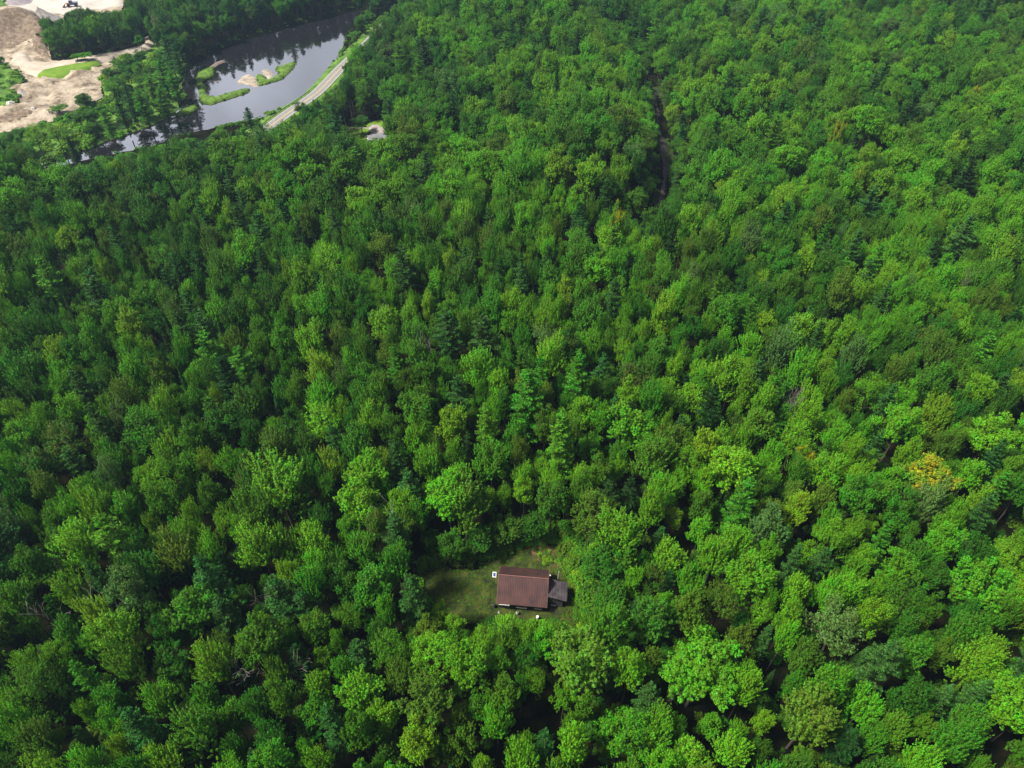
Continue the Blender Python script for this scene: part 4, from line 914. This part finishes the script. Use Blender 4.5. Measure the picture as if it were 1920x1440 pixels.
fill(W([(-60, 62), (20, 56), (62, 46), (84, 60), (96, 104), (84, 112), (62, 96), (40, 84), (-60, 96)], ZV), 90, .4, 1.3, [2, 0, 1], 3.0)
fill(QUARRY, 420, .3, 1.6, [2, 0, 1, 4], .8, lambda Q: (vnoise(Q[:, 0], Q[:, 1], 7, 9) > .35) & (Q[:, 1] < G(0, 60, ZV)[1]))
fill(W([(-90, 112), (0, 116), (20, 124), (14, 134), (-90, 134)], ZV), 200, .6, 1.8, [1, 3], 2.0)
fill(W([(-80, -30), (0, 0), (16, 10), (20, 18), (10, 24), (-10, 25), (-80, 20)], ZV), 200, .7, 1.8, [1, 0], 1.6)
fill(W([(84, 58), (92, 60), (104, 112), (150, 116), (215, 104), (215, 96), (110, 104)], ZV), 300, .6, 1.6, [0, 1, 4], .3)
for p in ISLES: fill(W(p, ZW), 420, .25, .75, [0, 1, 2, 4], .15, lambda Q, p=p: sdf(Q, W(p, ZW)) < -.2)
fill(RIVER.mean(0) + (RIVER - RIVER.mean(0)) * 1.6, 12000, .4, 1.2, [0, 1, 1, 3, 2], 0, lambda Q: (sdf(Q, RIVER) > -.6) & (sdf(Q, RIVER) < 4.5) & (line_dist(Q, RC) > 5.6))
fill(np.vstack([RC + 30, RC - 30][0:1] + [(RC - 30)[::-1]]), 9000, .4, 1.2, [0, 4, 1], .9, lambda Q: (line_dist(Q, RC) > 5.8) & (line_dist(Q, RC) < 9.5) & (sdf(Q, RIVER) > -1))
fill(np.vstack([TR + tn * 9.0, (TR - tn * 6)[::-1]]), 1500, .4, 1.6, [1, 3, 2, 5], .2, lambda Q: line_dist(Q, TR) > 1.9)
fl = np.array([(-150, 20), (150, 20), (230, 300), (-230, 300)])
fill(fl, 5000, .9, 2.6, [3, 3, 1, 2], 0, lambda Q: (sdf(Q, CLEAR) > 1) & (line_dist(Q, TR) > 4) & (sdf(Q, VALLEY) > 0))
big = CLEAR.mean(0) + (CLEAR - CLEAR.mean(0)) * 1.5
fill(big, 1500, .5, 1.7, [1, 3, 2, 1], .05, lambda Q: (sdf(Q, CLEAR) > -1.0) & (Q[:, 0] > -18))
fill(W([(1040, 1010), (1075, 1040), (1100, 1140), (1120, 1200), (1060, 1190), (1080, 1150), (1068, 1090), (1050, 1060)], 0), 260, .4, 1.1, [1, 2, 4], .1)
fill(W([(905, 1168), (1060, 1168), (1070, 1200), (900, 1200)], 0), 160, .4, 1.1, [1, 3, 1], .1)
fill(W([(996, 1030), (1018, 1028), (1042, 1042), (1046, 1062), (1020, 1060)], 0), 110, .2, .5, [5, 5, 4], .3)
fill(W([(1050, 1158), (1068, 1145), (1088, 1150), (1094, 1180), (1080, 1186), (1060, 1180)], 0), 90, .2, .45, [5], .3)
fill(CLEAR, 2600, .10, .28, [2, 2, 1, 5], .1, lambda Q: (np.abs(Q[:, 0] - 3.5) > 7.2) | (np.abs(Q[:, 1] - 67.6) > 4.6))
P_ = np.array(P_); scatter('undergrowth', P_, np.c_[np.zeros((len(P_), 2)), rb.random(len(P_)) * 6.28], S_, I_, bc, 'low bushes, reeds and brush on the banks, meadow and clearing edges')
# ------------------------------------------------------------------ air
HAZE = 0.00013
if HAZE:
    hm = bpy.data.materials.new('haze_air'); hm.use_nodes = True; nt = hm.node_tree; nt.nodes.clear(); out = nt.nodes.new('ShaderNodeOutputMaterial'); pv = nt.nodes.new('ShaderNodeVolumePrincipled')
    pv.inputs['Color'].default_value = (.50, .74, 1, 1); pv.inputs['Density'].default_value = HAZE; pv.inputs['Anisotropy'].default_value = .2; nt.links.new(pv.outputs[0], out.inputs['Volume'])
    hz_ = MB().box(-2450, 2450, -1250, 2450, -22, HC + 6).build('haze', hm); tag(hz_, kind='stuff')
